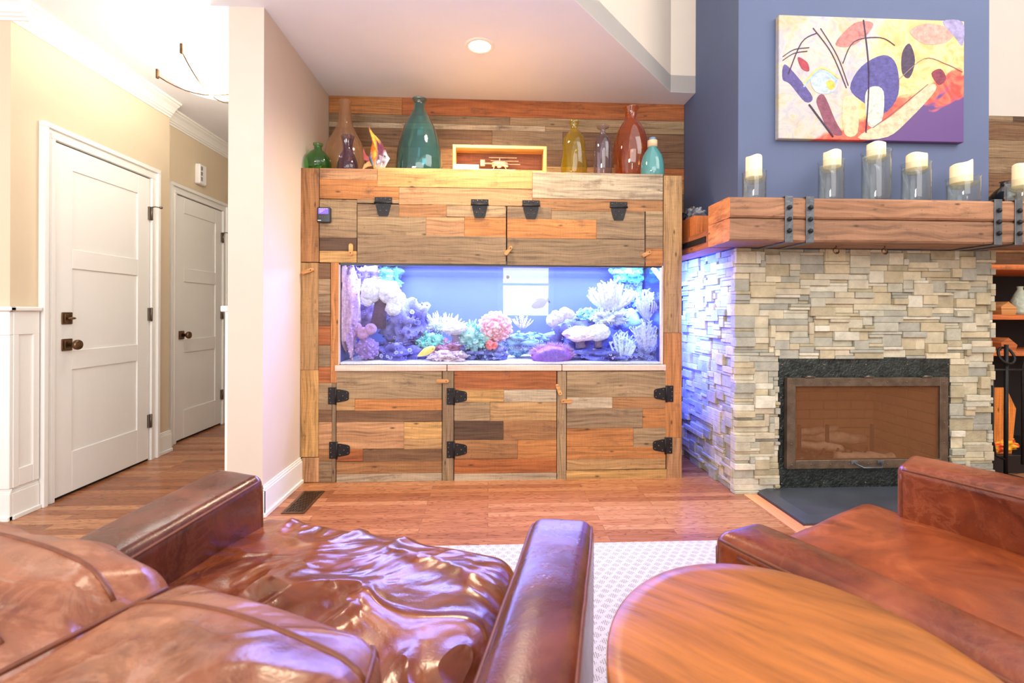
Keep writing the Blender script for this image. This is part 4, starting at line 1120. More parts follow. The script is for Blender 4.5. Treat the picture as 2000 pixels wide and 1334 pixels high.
SX0, SX1, SZ1 = 1.70, 2.755, 0.795
b = MB(); stone_fill(b, XS - 0.026, XR + 0.015, 0, 1.43, place_front, [(SX0, SX1, -1, SZ1)], seed=4); b.build('front_stonework', 'stone', FP)
b = MB(); stone_fill(b, YF - 0.0, YB, 0, 1.43, place_side, seed=9); b.build('side_stonework', 'stone', FP)
b = MB(); b.box(XS + 0.005, SX0 + 0.04, YF + 0.012, YB, 0, 1.40); b.box(SX1 - 0.04, XR, YF + 0.012, YB, 0, 1.40); b.box(SX0 + 0.04, SX1 - 0.04, YF + 0.012, YB, SZ1 - 0.06, 1.40); b.box(SX0 + 0.04, SX1 - 0.04, 3.25, YB, 0, SZ1 - 0.06); b.box(SX0 + 0.04, SX1 - 0.04, YF + 0.012, 3.25, 0, 0.12)
b.build('masonry_core', plain('mortar', (170, 160, 138), 0.9), FP)
# hammered surround
FX0, FX1, FZ0, FZ1 = 1.729, 2.706, 0.15, 0.678
b = MB(); y0, y1 = YF - 0.012, YF + 0.004
b.box(SX0, FX0 + 0.03, y0, y1, 0.01, SZ1, 0.001); b.box(FX1 - 0.03, SX1, y0, y1, 0.01, SZ1, 0.001); b.box(FX0 + .03, FX1 - .03, y0, y1, FZ1 - 0.03, SZ1, 0.001); b.box(FX0 + .03, FX1 - .03, y0, y1, 0.01, FZ0 + 0.03, 0.001)
SU = b.build('metal_surround', 'rawiron', FP)
rv = [(SX0 + 0.018 + (SX1 - SX0 - 0.036) * k / 4, z) for k in range(5) for z in (0.752, 0.055)] + [(x, z) for x in (SX0 + 0.012, SX1 - 0.014) for z in (0.2, 0.38, 0.56)]
for x, z in rv:
    b = MB(); b.blob((x, y0, z), (0.0055, 0.004, 0.0055), 2); b.build('rivet', 'nickel', SU)
# firebox
b = MB(); gx0, gx1 = SX0 + 0.041, SX1 - 0.041
def brickwall(mb, a0, a1, b0, b1, put):
    r = 0; z = b0
    while z < b1 - 0.01:
        x = a0 - (0.1 if r % 2 else 0)
        while x < a1:
            xa, xb = max(a0, x), min(a1, x + 0.2)
            if xb - xa > 0.01: put(xa + .003, xb - .003, z + .003, min(b1, z + 0.064) - .003)
            x += 0.2
        z += 0.064; r += 1
brickwall(b, gx0, gx1, 0.125, SZ1 - 0.062, lambda a, c, d, e: b.box(a, c, 3.215, 3.249, d, e, 0.004, s2l((178, 126, 88))))
for xx in (gx0, gx1):
    brickwall(b, YF + 0.02, 3.215, 0.125, SZ1 - 0.062, lambda a, c, d, e: b.box(xx if xx == gx0 else xx - 0.02, xx + 0.02 if xx == gx0 else xx, a, c, d, e, 0.004, s2l((178, 126, 88))))
b.box(gx0, gx1, YF + 0.02, 3.25, 0.1205, 0.13, 0, s2l((160, 120, 90)))
b.build('firebox_brick', 'brick', FP)
# screen door
b = MB(); y0, y1 = YF - 0.046, YF - 0.013; t = 0.05
b.box(FX0, FX0 + t, y0, y1, FZ0, FZ1, 0.002); b.box(FX1 - t, FX1, y0, y1, FZ0, FZ1, 0.002); b.box(FX0 + t, FX1 - t, y0, y1, FZ1 - t, FZ1, 0.002); b.box(FX0 + t, FX1 - t, y0, y1, FZ0, FZ0 + t, 0.002)
SD = b.build('screen_frame', 'rustframe', FP)
m, nt, out = newmat('wire_mesh')
tc = N(nt, 'TexCoord').outputs['Object']; sp = N(nt, 'SeparateXYZ'); L(nt, tc, sp.inputs[0])
df = N(nt, 'BsdfDiffuse'); df.inputs[0].default_value = (*s2l((150, 100, 66)), 1); tr = N(nt, 'BsdfTransparent'); mx = N(nt, 'MixShader')
fx = math_(nt, 'GREATER_THAN', math_(nt, 'FRACT', math_(nt, 'MULTIPLY', sp.outputs[0], 420.0)), 0.84); fz = math_(nt, 'GREATER_THAN', math_(nt, 'FRACT', math_(nt, 'MULTIPLY', sp.outputs[2], 420.0)), 0.84)
L(nt, math_(nt, 'MAXIMUM', fx, fz), mx.inputs[0]); L(nt, tr.outputs[0], mx.inputs[1]); L(nt, df.outputs[0], mx.inputs[2]); L(nt, mx.outputs[0], out.inputs[0]); M['mesh'] = m
b = MB(); b.box(FX0 + t - 0.004, FX1 - t + 0.004, y0 + 0.014, y0 + 0.015, FZ0 + t - 0.004, FZ1 - t + 0.004); b.build('screen_mesh', 'mesh', FP)
for k in range(9):
    for z in (FZ0 + t / 2, FZ1 - t / 2):
        b = MB(); b.blob((FX0 + 0.027 + (FX1 - FX0 - 0.054) * k / 8, y0, z), (0.005, 0.004, 0.005), 1); b.build('rivet', 'nickel', SD)
for k in range(1, 4):
    for x in (FX0 + t / 2, FX1 - t / 2):
        b = MB(); b.blob((x, y0, FZ0 + 0.027 + (FZ1 - FZ0 - 0.054) * k / 4), (0.005, 0.004, 0.005), 1); b.build('rivet', 'nickel', SD)
for px in (1579, 1693, 1806):
    c = ay(px, 736, YF - 0.03); b = MB(); b.box(c.x - 0.03, c.x + 0.03, YF - 0.05, YF - 0.013, FZ1 + 0.001, FZ1 + 0.008, 0.001); b.cyl((c.x, YF - 0.045, FZ1 + 0.008), 0.006, -0.02, 0.02, 8, axis='x'); b.build('screen_hinge', 'nickel', FP)
c = ay(1695, 900, YF - 0.05)
b = MB(); b.tube([(c.x - 0.085, y0, FZ0 + 0.035), (c.x - 0.05, y0 - 0.035, FZ0 + 0.015), (c.x + 0.06, y0 - 0.035, FZ0 + 0.015), (c.x + 0.085, y0, FZ0 + 0.035)], 0.0055, 8)
b.box(c.x - 0.10, c.x - 0.06, y0 - 0.004, y0, FZ0 + 0.026, FZ0 + 0.046, 0.001); b.box(c.x + 0.06, c.x + 0.10, y0 - 0.004, y0, FZ0 + 0.026, FZ0 + 0.046, 0.001); b.build('screen_handle', 'steel', FP)
# grate and logs
G_ = thing('fire_grate', 'black iron grate with upright posts inside the firebox', 'grate', (2.1, 2.95, 0.13))
b = MB()
for k in range(6): b.tube([(1.86 + k * 0.09, 2.80, 0.23), (1.86 + k * 0.09, 2.82, 0.19), (1.86 + k * 0.09, 3.10, 0.19), (1.86 + k * 0.09, 3.12, 0.25)], 0.008, 6)
b.tube([(1.84, 2.84, 0.185), (2.34, 2.84, 0.185)], 0.008, 6); b.tube([(1.84, 3.08, 0.185), (2.34, 3.08, 0.185)], 0.008, 6); b.build('grate_bars', 'iron', G_)
for x, y in ((1.87, 2.84), (2.31, 2.84), (1.87, 3.08), (2.31, 3.08)):
    b = MB(); b.cyl((x, y, 0), 0.008, 0.1305, 0.185, 8); b.build('leg', 'iron', G_)
for x in (1.93, 2.11, 2.40):
    b = MB(); b.box(x - 0.010, x + 0.010, 2.86, 2.875, 0.18, 0.36, 0.002); b.build('upright', 'iron', G_)
LG = [((1.80, 2.93, 0.235), (2.20, 2.86, 0.215), 0.026, 'thin charred log lying across the left of the grate'), ((1.86, 3.02, 0.26), (2.45, 2.99, 0.235), 0.036, 'long pale log at the back of the grate'), ((2.12, 2.82, 0.175), (2.48, 2.80, 0.165), 0.033, 'short thick log fallen in front of the grate'), ((1.9, 2.90, 0.30), (2.3, 3.05, 0.29), 0.022, 'slim stick slanting over the other logs')]
for k, (p, q, r, lab) in enumerate(LG):
    p, q = Vector(p), Vector(q); pts = [p.lerp(q, i / 8) + Vector((0, 0.006 * math.sin(i * 1.7 + k), 0.006 * math.sin(i * 2.3 + k))) for i in range(9)]
    b = MB(); b.tube(pts, [r * (1 + 0.15 * math.sin(i * 1.3 + k)) for i in range(9)], 12, col=s2l((186, 150, 120)))
    o = b.build('firewood_log', 'tinted', None, origin=p); tag(o, lab, 'log', 'logs in the fireplace')
b = MB()
rr_ = random.Random(3)
for k in range(70): b.blob((rr_.uniform(1.85, 2.5), rr_.uniform(2.78, 3.08), 0.134), (rr_.uniform(.008, .022), rr_.uniform(.008, .02), .006), 1, 0.4, 2, col=s2l((196, 176, 156)), seed=k)
o = b.build('ash_bed', 'tinted', None, origin=(2.1, 2.9, 0.13)); tag(o, 'pale ash and embers scattered under the grate', 'ash'); o['kind'] = 'stuff'
# hearth slab with sloping edge, and the strip of lighter wood around it
hx0, hx1, hy0, hy1 = 1.565, 3.02, 2.285, YF - 0.013
b = MB(); e = 0.06
vs = [(hx0, hy0, .001), (hx1, hy0, .001), (hx1, hy1, .001), (hx0, hy1, .001), (hx0, hy0, .014), (hx1, hy0, .014), (hx1, hy1, .014), (hx0, hy1, .014), (hx0 + e, hy0 + e, .03), (hx1, hy0 + e, .03), (hx1, hy1, .03), (hx0 + e, hy1, .03)]
b.add([Vector(v) for v in vs], [[0, 3, 2, 1], [0, 1, 5, 4], [1, 2, 6, 5], [2, 3, 7, 6], [3, 0, 4, 7], [4, 5, 9, 8], [5, 6, 10, 9], [6, 7, 11, 10], [7, 4, 8, 11], [8, 9, 10, 11]])
o = b.build('hearth_slab', 'slate', None, origin=(2.2, 2.5, 0)); tag(o, 'dark slate hearth slab with bevelled edge in front of the fireplace', 'hearth')
M['strip'] = wood('hearth_border_wood', base=(232, 160, 112), knots=False, stain=0.0, saw=0.0, grain=0.3, rough=0.3)
b = MB(); b.box(hx0 - 0.085, hx0 - 0.008, hy0 - 0.085, YF - 0.03, 0, 0.004, 0.001, uvf=lambda v: (v.y, v.x)); b.box(hx0 - 0.008, hx1, hy0 - 0.085, hy0 - 0.008, 0, 0.004, 0.001, uvf=lambda v: (v.x, v.y)); struct(b.build('trim_hearth_border', 'strip'))
b = MB(); b.box(hx0 - 0.0078, hx0 - 0.0005, hy0 - 0.008, YF - 0.03, 0, 0.003); b.box(hx0 - 0.008, hx1, hy0 - 0.008, hy0 - 0.0005, 0, 0.003); struct(b.build('trim_hearth_joint', plain('dark_red_joint', (120, 50, 40), 0.5)))

# ================================================================== MANTEL
MX0, MX1, MY0, MY1, MZ0, MZ1 = 1.262, 3.22, 2.438, YF - 0.035, 1.432, 1.665
MT = thing('mantel', 'thick rustic timber mantel bound with steel straps over the fireplace', 'mantel', (2.2, 2.55, MZ0))


def rough_beam(mb, x0, x1, y0, y1, z0, z1, col, seed):
    nx = 48; ring = []
    pr = [(y0, z0 + .01), (y0 + .008, z0), (y1, z0), (y1, z1), (y0 + .012, z1), (y0, z1 - .012)]
    sub = []
    for i in range(len(pr)):
        a, c = Vector(pr[i]), Vector(pr[(i + 1) % len(pr)]); k = max(1, int((c - a).length / 0.03))
        for j in range(k): sub.append(a.lerp(c, j / k))
    n = len(sub); vs = []
    for i in range(nx + 1):
        x = x0 + (x1 - x0) * i / nx
        for p in sub:
            dn = 0.0035 * noise.noise(Vector((x * 5 + seed, p.x * 14, p.y * 14)))
            vs.append(Vector((x, p.x + (dn if p.x < y0 + .03 else 0), p.y + dn)))
    fs = [[i * n + k, i * n + (k + 1) % n, (i + 1) * n + (k + 1) % n, (i + 1) * n + k] for i in range(nx) for k in range(n)]
    mb.add(vs, fs, col, lambda v: (v.x + seed * 3.3, v.z + v.y * 0.9), 0, False)
    mb.add(vs[:n], [list(range(n))], col, lambda v: (v.y * 1.0, v.z), 1); mb.add(vs[-n:], [list(range(n))[::-1]], col, lambda v: (v.y, v.z), 1)


zm = (MZ0 + MZ1) / 2 + 0.006
b = MB(); rough_beam(b, MX0, MX1, MY0, MY1, zm + 0.0012, MZ1, s2l((166, 120, 90)), 1.7); b.build('upper_timber', ['beam', 'cutwood'], MT)
b = MB(); rough_beam(b, MX0, MX1, MY0 + 0.002, MY1, MZ0, zm - 0.0012, s2l((154, 114, 88)), 5.2); b.build('lower_timber', ['beam', 'cutwood'], MT)
for px in (1540, 1581, 1948, 1988):
    c = ay(px, 430, MY0); hw = 0.0215; f = MY0 - 0.006
    b = MB(); b.box(c.x - hw, c.x + hw, f, f + 0.005, MZ0 - 0.006, MZ1 + 0.006, 0.001); b.box(c.x - hw, c.x + hw, f + .001, MY1 - 0.01, MZ1 + 0.0015, MZ1 + 0.006, 0.0005); b.box(c.x - hw, c.x + hw, f + .001, MY1 - 0.005, MZ0 - 0.007, MZ0 - 0.002, 0.0005)
    st = b.build('strap', 'steel', MT)
    for z in (MZ1 - 0.055, (MZ0 + MZ1) / 2, MZ0 + 0.055):
        b = MB(); b.cyl((c.x, f, z), 0.0125, -0.009, 0, 6, axis='y', smooth=False); b.blob((c.x, f - 0.008, z), (0.009, 0.007, 0.009), 2); b.build('bolt', 'iron', st)
for px in (1633, 1728):
    c = ay(px, 492, 2.56); b = MB(); b.cyl((c.x, 2.56, MZ0 - 0.002), 0.003, -0.016, 0, 8)
    b.tube([(c.x + 0.016 * math.cos(a), 2.56 + 0.004 * math.sin(a), MZ0 - 0.030 + 0.016 * math.sin(a)) for a in [2 * PI * k / 18 for k in range(18)]], 0.0032, 6, closed=True); b.blob((c.x + .005, 2.56, MZ0 - .04), (.008, .005, .004), 1)
    b.build('hook_ring', 'bronze', MT)
# side shelf along the chimney, box and crumpled plastic on it
SS = thing('side_ledge', 'short timber ledge with an iron bracket along the side of the chimney', 'shelf', (1.36, 3.1, 1.43))
b = MB(); b.box(1.275, XS - 0.034, MY1 + 0.03, YB - 0.02, 1.432, 1.54, 0.003, s2l((176, 104, 66)), uvf=lambda v: (v.y, v.z + v.x)); b.build('timber', 'beam', SS)
b = MB(); b.box(1.268, 1.275, 2.74, 3.10, 1.47, 1.505, 0.001); b.cyl((1.268, 3.07, 1.4875), 0.013, -0.008, 0, 10, axis='x'); b.build('bracket', 'iron', SS)
BX = thing('wooden_box', 'orange wood box standing on the ledge beside the chimney', 'box', (1.36, 3.1, 1.54))
b = MB()
for args in ((1.285, 1.295, 2.93, 3.36), (1.41, 1.42, 2.93, 3.36), (1.295, 1.41, 2.93, 2.94), (1.295, 1.41, 3.35, 3.36)): b.box(args[0], args[1], args[2], args[3], 1.5405, 1.665, 0.001, s2l((214, 122, 62)), uvf=lambda v: (v.z, v.y + v.x))
b.box(1.295, 1.41, 2.94, 3.35, 1.541, 1.55, 0, s2l((200, 120, 60))); b.build('box_sides', 'plank', BX)
b = MB(); b.blob((1.352, 3.08, 1.70), (0.05, 0.10, 0.055), 4, 0.5, 2.2, seed=5, T=None)
o = b.build('plastic_bag', glass('crumpled_clear_plastic', (225, 230, 240), 0.35, 2.5, 0.12), None, origin=(1.352, 3.08, 1.66)); tag(o, 'crumpled clear plastic bag poking out of the orange box', 'bag')

# ------------------------------------------------------------------ candle jars
M['dish'] = glass('jar_dish', (225, 225, 200), 0.25, 1.0)
JY = 2.56
for k, (px, wj, yt, pcx, wc, yc, lab) in enumerate(((1473, 44, 338, 1472, 30, 305, 'small glass candle jar at the left end of the mantel'), (1623, 46, 317, 1625, 31, 295, 'medium tall glass candle jar second from the left on the mantel'), (1711, 50, 298, 1711, 32, 280, 'tallest glass candle jar in the middle of the mantel'), (1789, 50, 321, 1790, 35, 301, 'glass candle jar just right of the tallest jar on the mantel'), (1881, 54, 349, 1877, 36, 315, 'squat wide glass candle jar with slanted candle top near the right strap'), (1996, 50, 355, 2000, 36, 320, 'glass candle jar cut by the right edge on the mantel'))):
    c = ay(px, 390, JY); r = wj / 2 * JY / FPX; zt = ay(px, yt, JY).z; h = zt - MZ1
    Z0 = MZ1 + 0.0062 if k == 5 else MZ1 + 0.003
    R = thing('candle_jar', lab, 'candle jar', (c.x, JY, Z0), 'candle jars on the mantel')
    b = MB(); pf = [(0.0, 0.0), (r * 0.85, 0.0), (r * 0.97, h * 0.04), (r, h * 0.1), (r, h * 0.88), (r * 0.98, h * 0.94), (r * 1.04, h * 0.985), (r * 1.05, h), (r * 1.0, h), (r * 0.95, h * 0.96), (r * 0.95, h * 0.1), (0, h * 0.05)]
    b.lathe(pf, (c.x, JY, Z0), 32, wob=lambda a, z: 1 + 0.02 * math.sin(2 * a + z * 30)); b.build('glass', 'jar', R)
    cc = ay(pcx, 390, JY); rc = wc / 2 * JY / FPX; ztc = ay(pcx, yc, JY).z; zb = zt - 0.028
    b = MB(); b.lathe([(0.0, -0.03), (rc * 0.8, -0.026), (r * 0.88, -0.004), (r * 0.90, 0.0)], (c.x, JY, zb), 28); b.build('glass_dish', 'dish', R)
    rr_ = random.Random(k + 11); sl = rr_.uniform(-0.14, 0.30); n = 28
    b = MB(); vs = []; hc_ = ztc - zb
    for j, (f, g) in enumerate(((0.98, 0.0), (1.0, 0.04), (1.0, 0.9), (0.97, 0.985), (0.88, 1.0), (0.80, 0.975), (0.0, 0.93))):
        for i in range(n):
            a = 2 * PI * i / n; zz = hc_ * g + (rc * math.cos(a) * sl * f + 0.003 * math.sin(3 * a + k) if j > 1 and j < 6 else 0) * 1.0 - (abs(sl) * rc * 0.6 if j > 1 else 0)
            vs.append(Vector((cc.x + rc * f * math.cos(a), JY + rc * f * math.sin(a), zb + max(0.001, zz))))
    fs = [[j * n + i, j * n + (i + 1) % n, (j + 1) * n + (i + 1) % n, (j + 1) * n + i] for j in range(6) for i in range(n)] + [list(range(n))[::-1]]
    b.add(vs, fs, smooth=True); cn = b.build('candle', 'candle', R, 'ivory wax candle')
    b = MB(); b.tube([(cc.x, JY, zb + hc_ * 0.90), (cc.x + 0.001, JY, zb + hc_ * 0.93 + 0.006)], 0.0012, 6); b.build('wick', 'black', cn)

# ------------------------------------------------------------------ painting: loose abstract of the same size and colours
PX_0, PX_1, PZ0, PZ1 = 1.676, 2.806, 2.068, 2.786
PT = thing('painting', 'large unframed abstract canvas in cream, violet, orange and red on the blue chimney', 'painting', (2.24, YF, PZ0))
m, nt, out = newmat('abstract_paint')
bs = N(nt, 'BsdfPrincipled', i_Roughness=0.5); uv = N(nt, 'UVMap', uv_map='UVMap').outputs[0]
n1 = N(nt, 'TexNoise', i_Scale=2.2, i_Detail=3.0, i_Distortion=1.5); L(nt, uv, n1.inputs['Vector'])
n2 = N(nt, 'TexNoise', i_Scale=7.0, i_Detail=5.0, i_Distortion=2.0); L(nt, uv, n2.inputs['Vector'])
c1 = ramp(nt, n1.outputs[0], [(0.30, s2l((170, 160, 200))), (0.40, s2l((235, 225, 220))), (0.50, s2l((246, 236, 205))), (0.58, s2l((240, 205, 130))), (0.66, s2l((190, 205, 215))), (0.75, s2l((225, 150, 130)))])
c2 = ramp(nt, n2.outputs[0], [(0.35, s2l((205, 200, 225))), (0.5, s2l((248, 240, 222))), (0.65, s2l((244, 214, 150)))])
cc1 = mixc(nt, mixc(nt, c1, c2, 0.5), (0.56, 0.56, 0.60), 1.0, 'MULTIPLY')
sp = N(nt, 'SeparateXYZ'); L(nt, uv, sp.inputs[0])
wob = math_(nt, 'MULTIPLY', math_(nt, 'SUBTRACT', n1.outputs[0], 0.5), 0.8)
su = math_(nt, 'ADD', sp.outputs[0], wob); sv = math_(nt, 'ADD', sp.outputs[1], wob)
# warm lower right field
k1 = math_(nt, 'SUBTRACT', su, math_(nt, 'MULTIPLY', sv, 0.35))
cc1 = mixc(nt, cc1, ramp(nt, n2.outputs[0], [(0.35, s2l((244, 168, 100))), (0.6, s2l((250, 205, 140)))]), ramp(nt, k1, [(0.48, (0,) * 3), (0.56, (1,) * 3)]))
k2 = math_(nt, 'SUBTRACT', math_(nt, 'MULTIPLY', su, 0.45), sv)
cc1 = mixc(nt, cc1, ramp(nt, n2.outputs[0], [(0.35, s2l((215, 60, 50))), (0.65, s2l((238, 110, 80)))]), ramp(nt, k2, [(0.13, (0,) * 3), (0.16, (1,) * 3)]))
cc1 = mixc(nt, cc1, s2l((92, 60, 120)), ramp(nt, k2, [(0.27, (0,) * 3), (0.30, (1,) * 3)]))
L(nt, cc1, bs.inputs['Base Color']); bp = N(nt, 'Bump', i_Strength=0.3, i_Distance=0.002); L(nt, n2.outputs[0], bp.inputs['Height']); L(nt, bp.outputs[0], bs.inputs['Normal']); L(nt, bs.outputs[0], out.inputs[0]); M['paint'] = m
b = MB(); W_, H_ = PX_1 - PX_0, PZ1 - PZ0; pf = YF - 0.036
b.box(PX_0, PX_1, pf, YF - 0.001, PZ0, PZ1, 0.003, (0, 0, 0), 0, lambda v: ((v.x - PX_0) / H_ + (v.y - pf), (v.z - PZ0) / H_))
def pp(u, v): return (PX_0 + u * W_, PZ0 + v * H_)
lay = [0]
def patch(pts, rgb):
    lay[0] += 1; d = 0.00012 * lay[0]
    q = []
    n = len(pts)
    for i in range(n):  # closed Catmull-Rom outline
        p0, p1, p2, p3 = [Vector(pts[(i + j - 1) % n]) for j in range(4)]
        for t in (0, .25, .5, .75): q.append(0.5 * ((2 * p1) + (-p0 + p2) * t + (2 * p0 - 5 * p1 + 4 * p2 - p3) * t * t + (-p0 + 3 * p1 - 3 * p2 + p3) * t ** 3))
    b.prism([pp(p.x, p.y) for p in q][::-1], pf - 0.0003 - d, pf - 0.0002, 'y', tuple(x * 0.72 for x in s2l(rgb)), 1)
def stroke(pts, w_, rgb):
    lay[0] += 1; d = 0.00012 * lay[0]; q = []
    n = len(pts)
    for i in range(n - 1):
        p0, p1, p2, p3 = [Vector(pts[min(max(i + j - 1, 0), n - 1)]) for j in range(4)]
        for t in (0, .2, .4, .6, .8): q.append(0.5 * ((2 * p1) + (-p0 + p2) * t + (2 * p0 - 5 * p1 + 4 * p2 - p3) * t * t + (-p0 + 3 * p1 - 3 * p2 + p3) * t ** 3))
    q.append(Vector(pts[-1])); l_, r_ = [], []
    for i, p in enumerate(q):
        tt = (q[min(i + 1, len(q) - 1)] - q[max(i - 1, 0)]); tt = Vector((tt.x * W_, tt.y * H_)); tt = tt.normalized() if tt.length > 0 else Vector((1, 0)); nn = Vector((-tt.y / W_, tt.x / H_)) * w_ / 2
        l_.append(p + nn); r_.append(p - nn)
    for i in range(len(q) - 1): b.prism([pp(*l_[i]), pp(*l_[i + 1]), pp(*r_[i + 1]), pp(*r_[i])], pf - 0.0003 - d, pf - 0.0002, 'y', s2l(rgb), 1)
patch([(0.38, 0.42), (0.44, 0.60), (0.56, 0.70), (0.63, 0.62), (0.64, 0.38), (0.56, 0.22), (0.46, 0.30)], (98, 90, 160))
patch([(0.03, 0.60), (0.10, 0.50), (0.18, 0.34), (0.14, 0.30), (0.06, 0.44), (0.02, 0.48)], (104, 92, 158))
patch([(0.24, 0.36), (0.30, 0.16), (0.34, 0.04), (0.27, 0.06), (0.22, 0.22), (0.20, 0.32)], (150, 84, 104))
patch([(0.30, 0.78), (0.40, 0.95), (0.50, 0.96), (0.47, 0.86), (0.38, 0.76)], (214, 140, 132))
patch([(0.70, 0.90), (0.80, 0.97), (0.94, 0.92), (0.90, 0.82), (0.78, 0.80)], (240, 176, 160))
patch([(0.88, 0.99), (0.99, 0.99), (0.99, 0.80), (0.95, 0.86)], (176, 164, 208))
patch([(0.66, 0.72), (0.70, 0.80), (0.73, 0.66), (0.70, 0.52), (0.66, 0.56)], (84, 66, 92))
patch([(0.46, 0.36), (0.50, 0.44), (0.56, 0.40), (0.55, 0.16), (0.48, 0.12)], (222, 226, 214))
patch([(0.34, 0.30), (0.38, 0.36), (0.42, 0.32), (0.42, 0.06), (0.35, 0.05)], (246, 222, 176))
patch([(0.10, 0.66), (0.15, 0.62), (0.16, 0.55), (0.12, 0.57)], (190, 70, 84))
patch([(0.82, 0.56), (0.87, 0.60), (0.90, 0.52), (0.86, 0.47)], (150, 62, 84))
patch([(0.17, 0.48), (0.24, 0.56), (0.31, 0.48), (0.28, 0.38), (0.2, 0.38)], (206, 222, 230))
patch([(0.25, 0.46), (0.28, 0.48), (0.30, 0.43), (0.27, 0.40)], (246, 206, 90))
patch([(0.42, 0.02), (0.60, 0.20), (0.80, 0.46), (0.84, 0.42), (0.70, 0.18), (0.58, 0.03)], (238, 214, 178))
for pts, w_, c in (([(0.13, 0.44), (0.22, 0.58), (0.32, 0.50)], 0.012, (236, 190, 120)), ([(0.13, 0.42), (0.22, 0.555), (0.31, 0.48)], 0.010, (150, 180, 220)), ([(0.05, 0.52), (0.12, 0.78), (0.20, 0.86)], 0.006, (70, 40, 60)), ([(0.18, 0.90), (0.28, 0.70), (0.36, 0.42)], 0.005, (80, 50, 60)), ([(0.22, 0.90), (0.31, 0.68), (0.37, 0.44)], 0.004, (80, 50, 60)), ([(0.34, 0.62), (0.40, 0.80), (0.54, 0.84), (0.62, 0.78)], 0.005, (70, 50, 70)), ([(0.45, 0.98), (0.48, 0.55), (0.465, 0.06)], 0.007, (60, 40, 70)), ([(0.50, 0.10), (0.62, 0.24), (0.80, 0.47)], 0.004, (120, 90, 90)), ([(0.64, 0.50), (0.78, 0.68), (0.90, 0.64), (0.99, 0.58)], 0.004, (150, 120, 110)), ([(0.02, 0.66), (0.08, 0.72), (0.16, 0.74)], 0.004, (60, 40, 60)), ([(0.02, 0.63), (0.08, 0.69), (0.15, 0.71)], 0.004, (60, 40, 60)), ([(0.16, 0.28), (0.22, 0.16), (0.29, 0.02)], 0.009, (60, 40, 60))): stroke(pts, w_, c)
b.build('canvas', ['paint', 'tinted'], PT)

# ================================================================== THINGS ON THE CABINET
ZS = CABZ + 0.001
def vase(name, lab, px, hw, yt, Y, prof, mat, squash=1.0, wob=None, extra=None, cat='vase', wall=0.93, open_=False):
    c = ay(px, 330, Y); r = hw * Y / FPX; h = ay(px, yt, Y).z - ZS
    R = thing(name, lab, cat, (c.x, Y, ZS), 'bottles and vases on top of the aquarium cabinet')
    pf = [(0.0, 0.001)] + [(a * r, z * h) for a, z in prof]
    inner = [(a * r * wall if a * r * wall > 0.002 else a * r * .5, z * h * 0.985 + 0.004) for a, z in prof[::-1]] + [(0, 0.006)]
    b = MB(); b.lathe(pf + (inner if open_ else []), (c.x, Y, ZS), 40, sy=squash, wob=wob); b.build('body', mat, R)
    if extra: extra(R, c, r, h)
    return R


M['g_green'] = glass('green_glass', (120, 205, 125), 0.12, 1.4, 0.03, (50, 150, 70))
M['g_tan'] = glass('smoky_tan_glass', (226, 190, 150), 0.34, 1.6, 0.06, (226, 184, 142))
M['g_violet'] = glass('violet_glass', (160, 132, 158), 0.18, 1.6, 0.03, (110, 86, 116))
M['g_teal'] = glass('teal_glass', (96, 176, 180), 0.16, 2.2, 0.04, (60, 150, 160))
M['g_yellow'] = glass('yellow_glass', (220, 196, 60), 0.22, 1.5, 0.03, (186, 160, 30))
M['g_clear'] = glass('pale_violet_glass', (205, 190, 205), 0.08, 1.8, 0.02, (150, 140, 160))
M['g_amber'] = glass('amber_glass', (228, 132, 60), 0.26, 2.0, 0.05, (206, 108, 44))
M['g_aqua'] = glass('aqua_glaze', (150, 225, 225), 0.72, 1.8, 0.06, (128, 208, 208))
M['cork'] = plain('cork_stopper', (222, 190, 150), 0.8, var=0.15, vs=40)
vase('green_bottle', 'small round green glass bottle at the left end of the cabinet top', 621, 25, 281, 3.07, [(0.7, 0), (0.95, 0.12), (1.0, 0.30), (0.9, 0.5), (0.6, 0.68), (0.3, 0.78), (0.26, 0.88), (0.36, 0.95), (0.38, 1.0)], 'g_green')
def swirl(R, c, r, h):
    pass
vase('tan_bottle', 'tall smoky tan glass bottle with long neck behind the small violet vase', 674, 37, 197, 3.24, [(0.7, 0), (0.88, 0.1), (0.99, 0.22), (1.0, 0.34), (0.88, 0.46), (0.62, 0.57), (0.40, 0.68), (0.31, 0.80), (0.27, 0.93), (0.30, 0.97), (0.30, 1.0)], 'g_tan')
vase('violet_vase', 'small dark violet glass vase with flared fluted neck', 679, 20, 266, 3.06, [(0.95, 0), (1.0, 0.06), (0.92, 0.26), (0.72, 0.44), (0.5, 0.56), (0.40, 0.66), (0.44, 0.8), (0.56, 0.95), (0.60, 1.0)], 'g_violet', wob=lambda a, z: 1 + (0.10 * math.cos(a * 6) if z > 0.13 else 0.0))
vase('teal_bottle', 'large teal glass bottle in the left half of the cabinet top', 819, 45, 194, 3.18, [(0.96, 0), (1.0, 0.03), (1.0, 0.12), (0.96, 0.30), (0.84, 0.48), (0.66, 0.64), (0.44, 0.77), (0.25, 0.86), (0.22, 0.93), (0.24, 0.97), (0.32, 0.985), (0.32, 1.0)], 'g_teal')
vase('yellow_bottle', 'crumpled yellow glass bottle with flared lip beside the shadow box', 1121, 25, 236, 3.08, [(0.9, 0), (0.97, 0.05), (1.0, 0.2), (0.94, 0.42), (0.92, 0.55), (0.78, 0.70), (0.50, 0.79), (0.27, 0.84), (0.25, 0.88), (0.36, 0.95), (0.40, 0.98), (0.37, 1.0)], 'g_yellow', wob=lambda a, z: 1 + (0.06 * math.sin(2 * a + 30 * z) if z < 0.25 else 0))
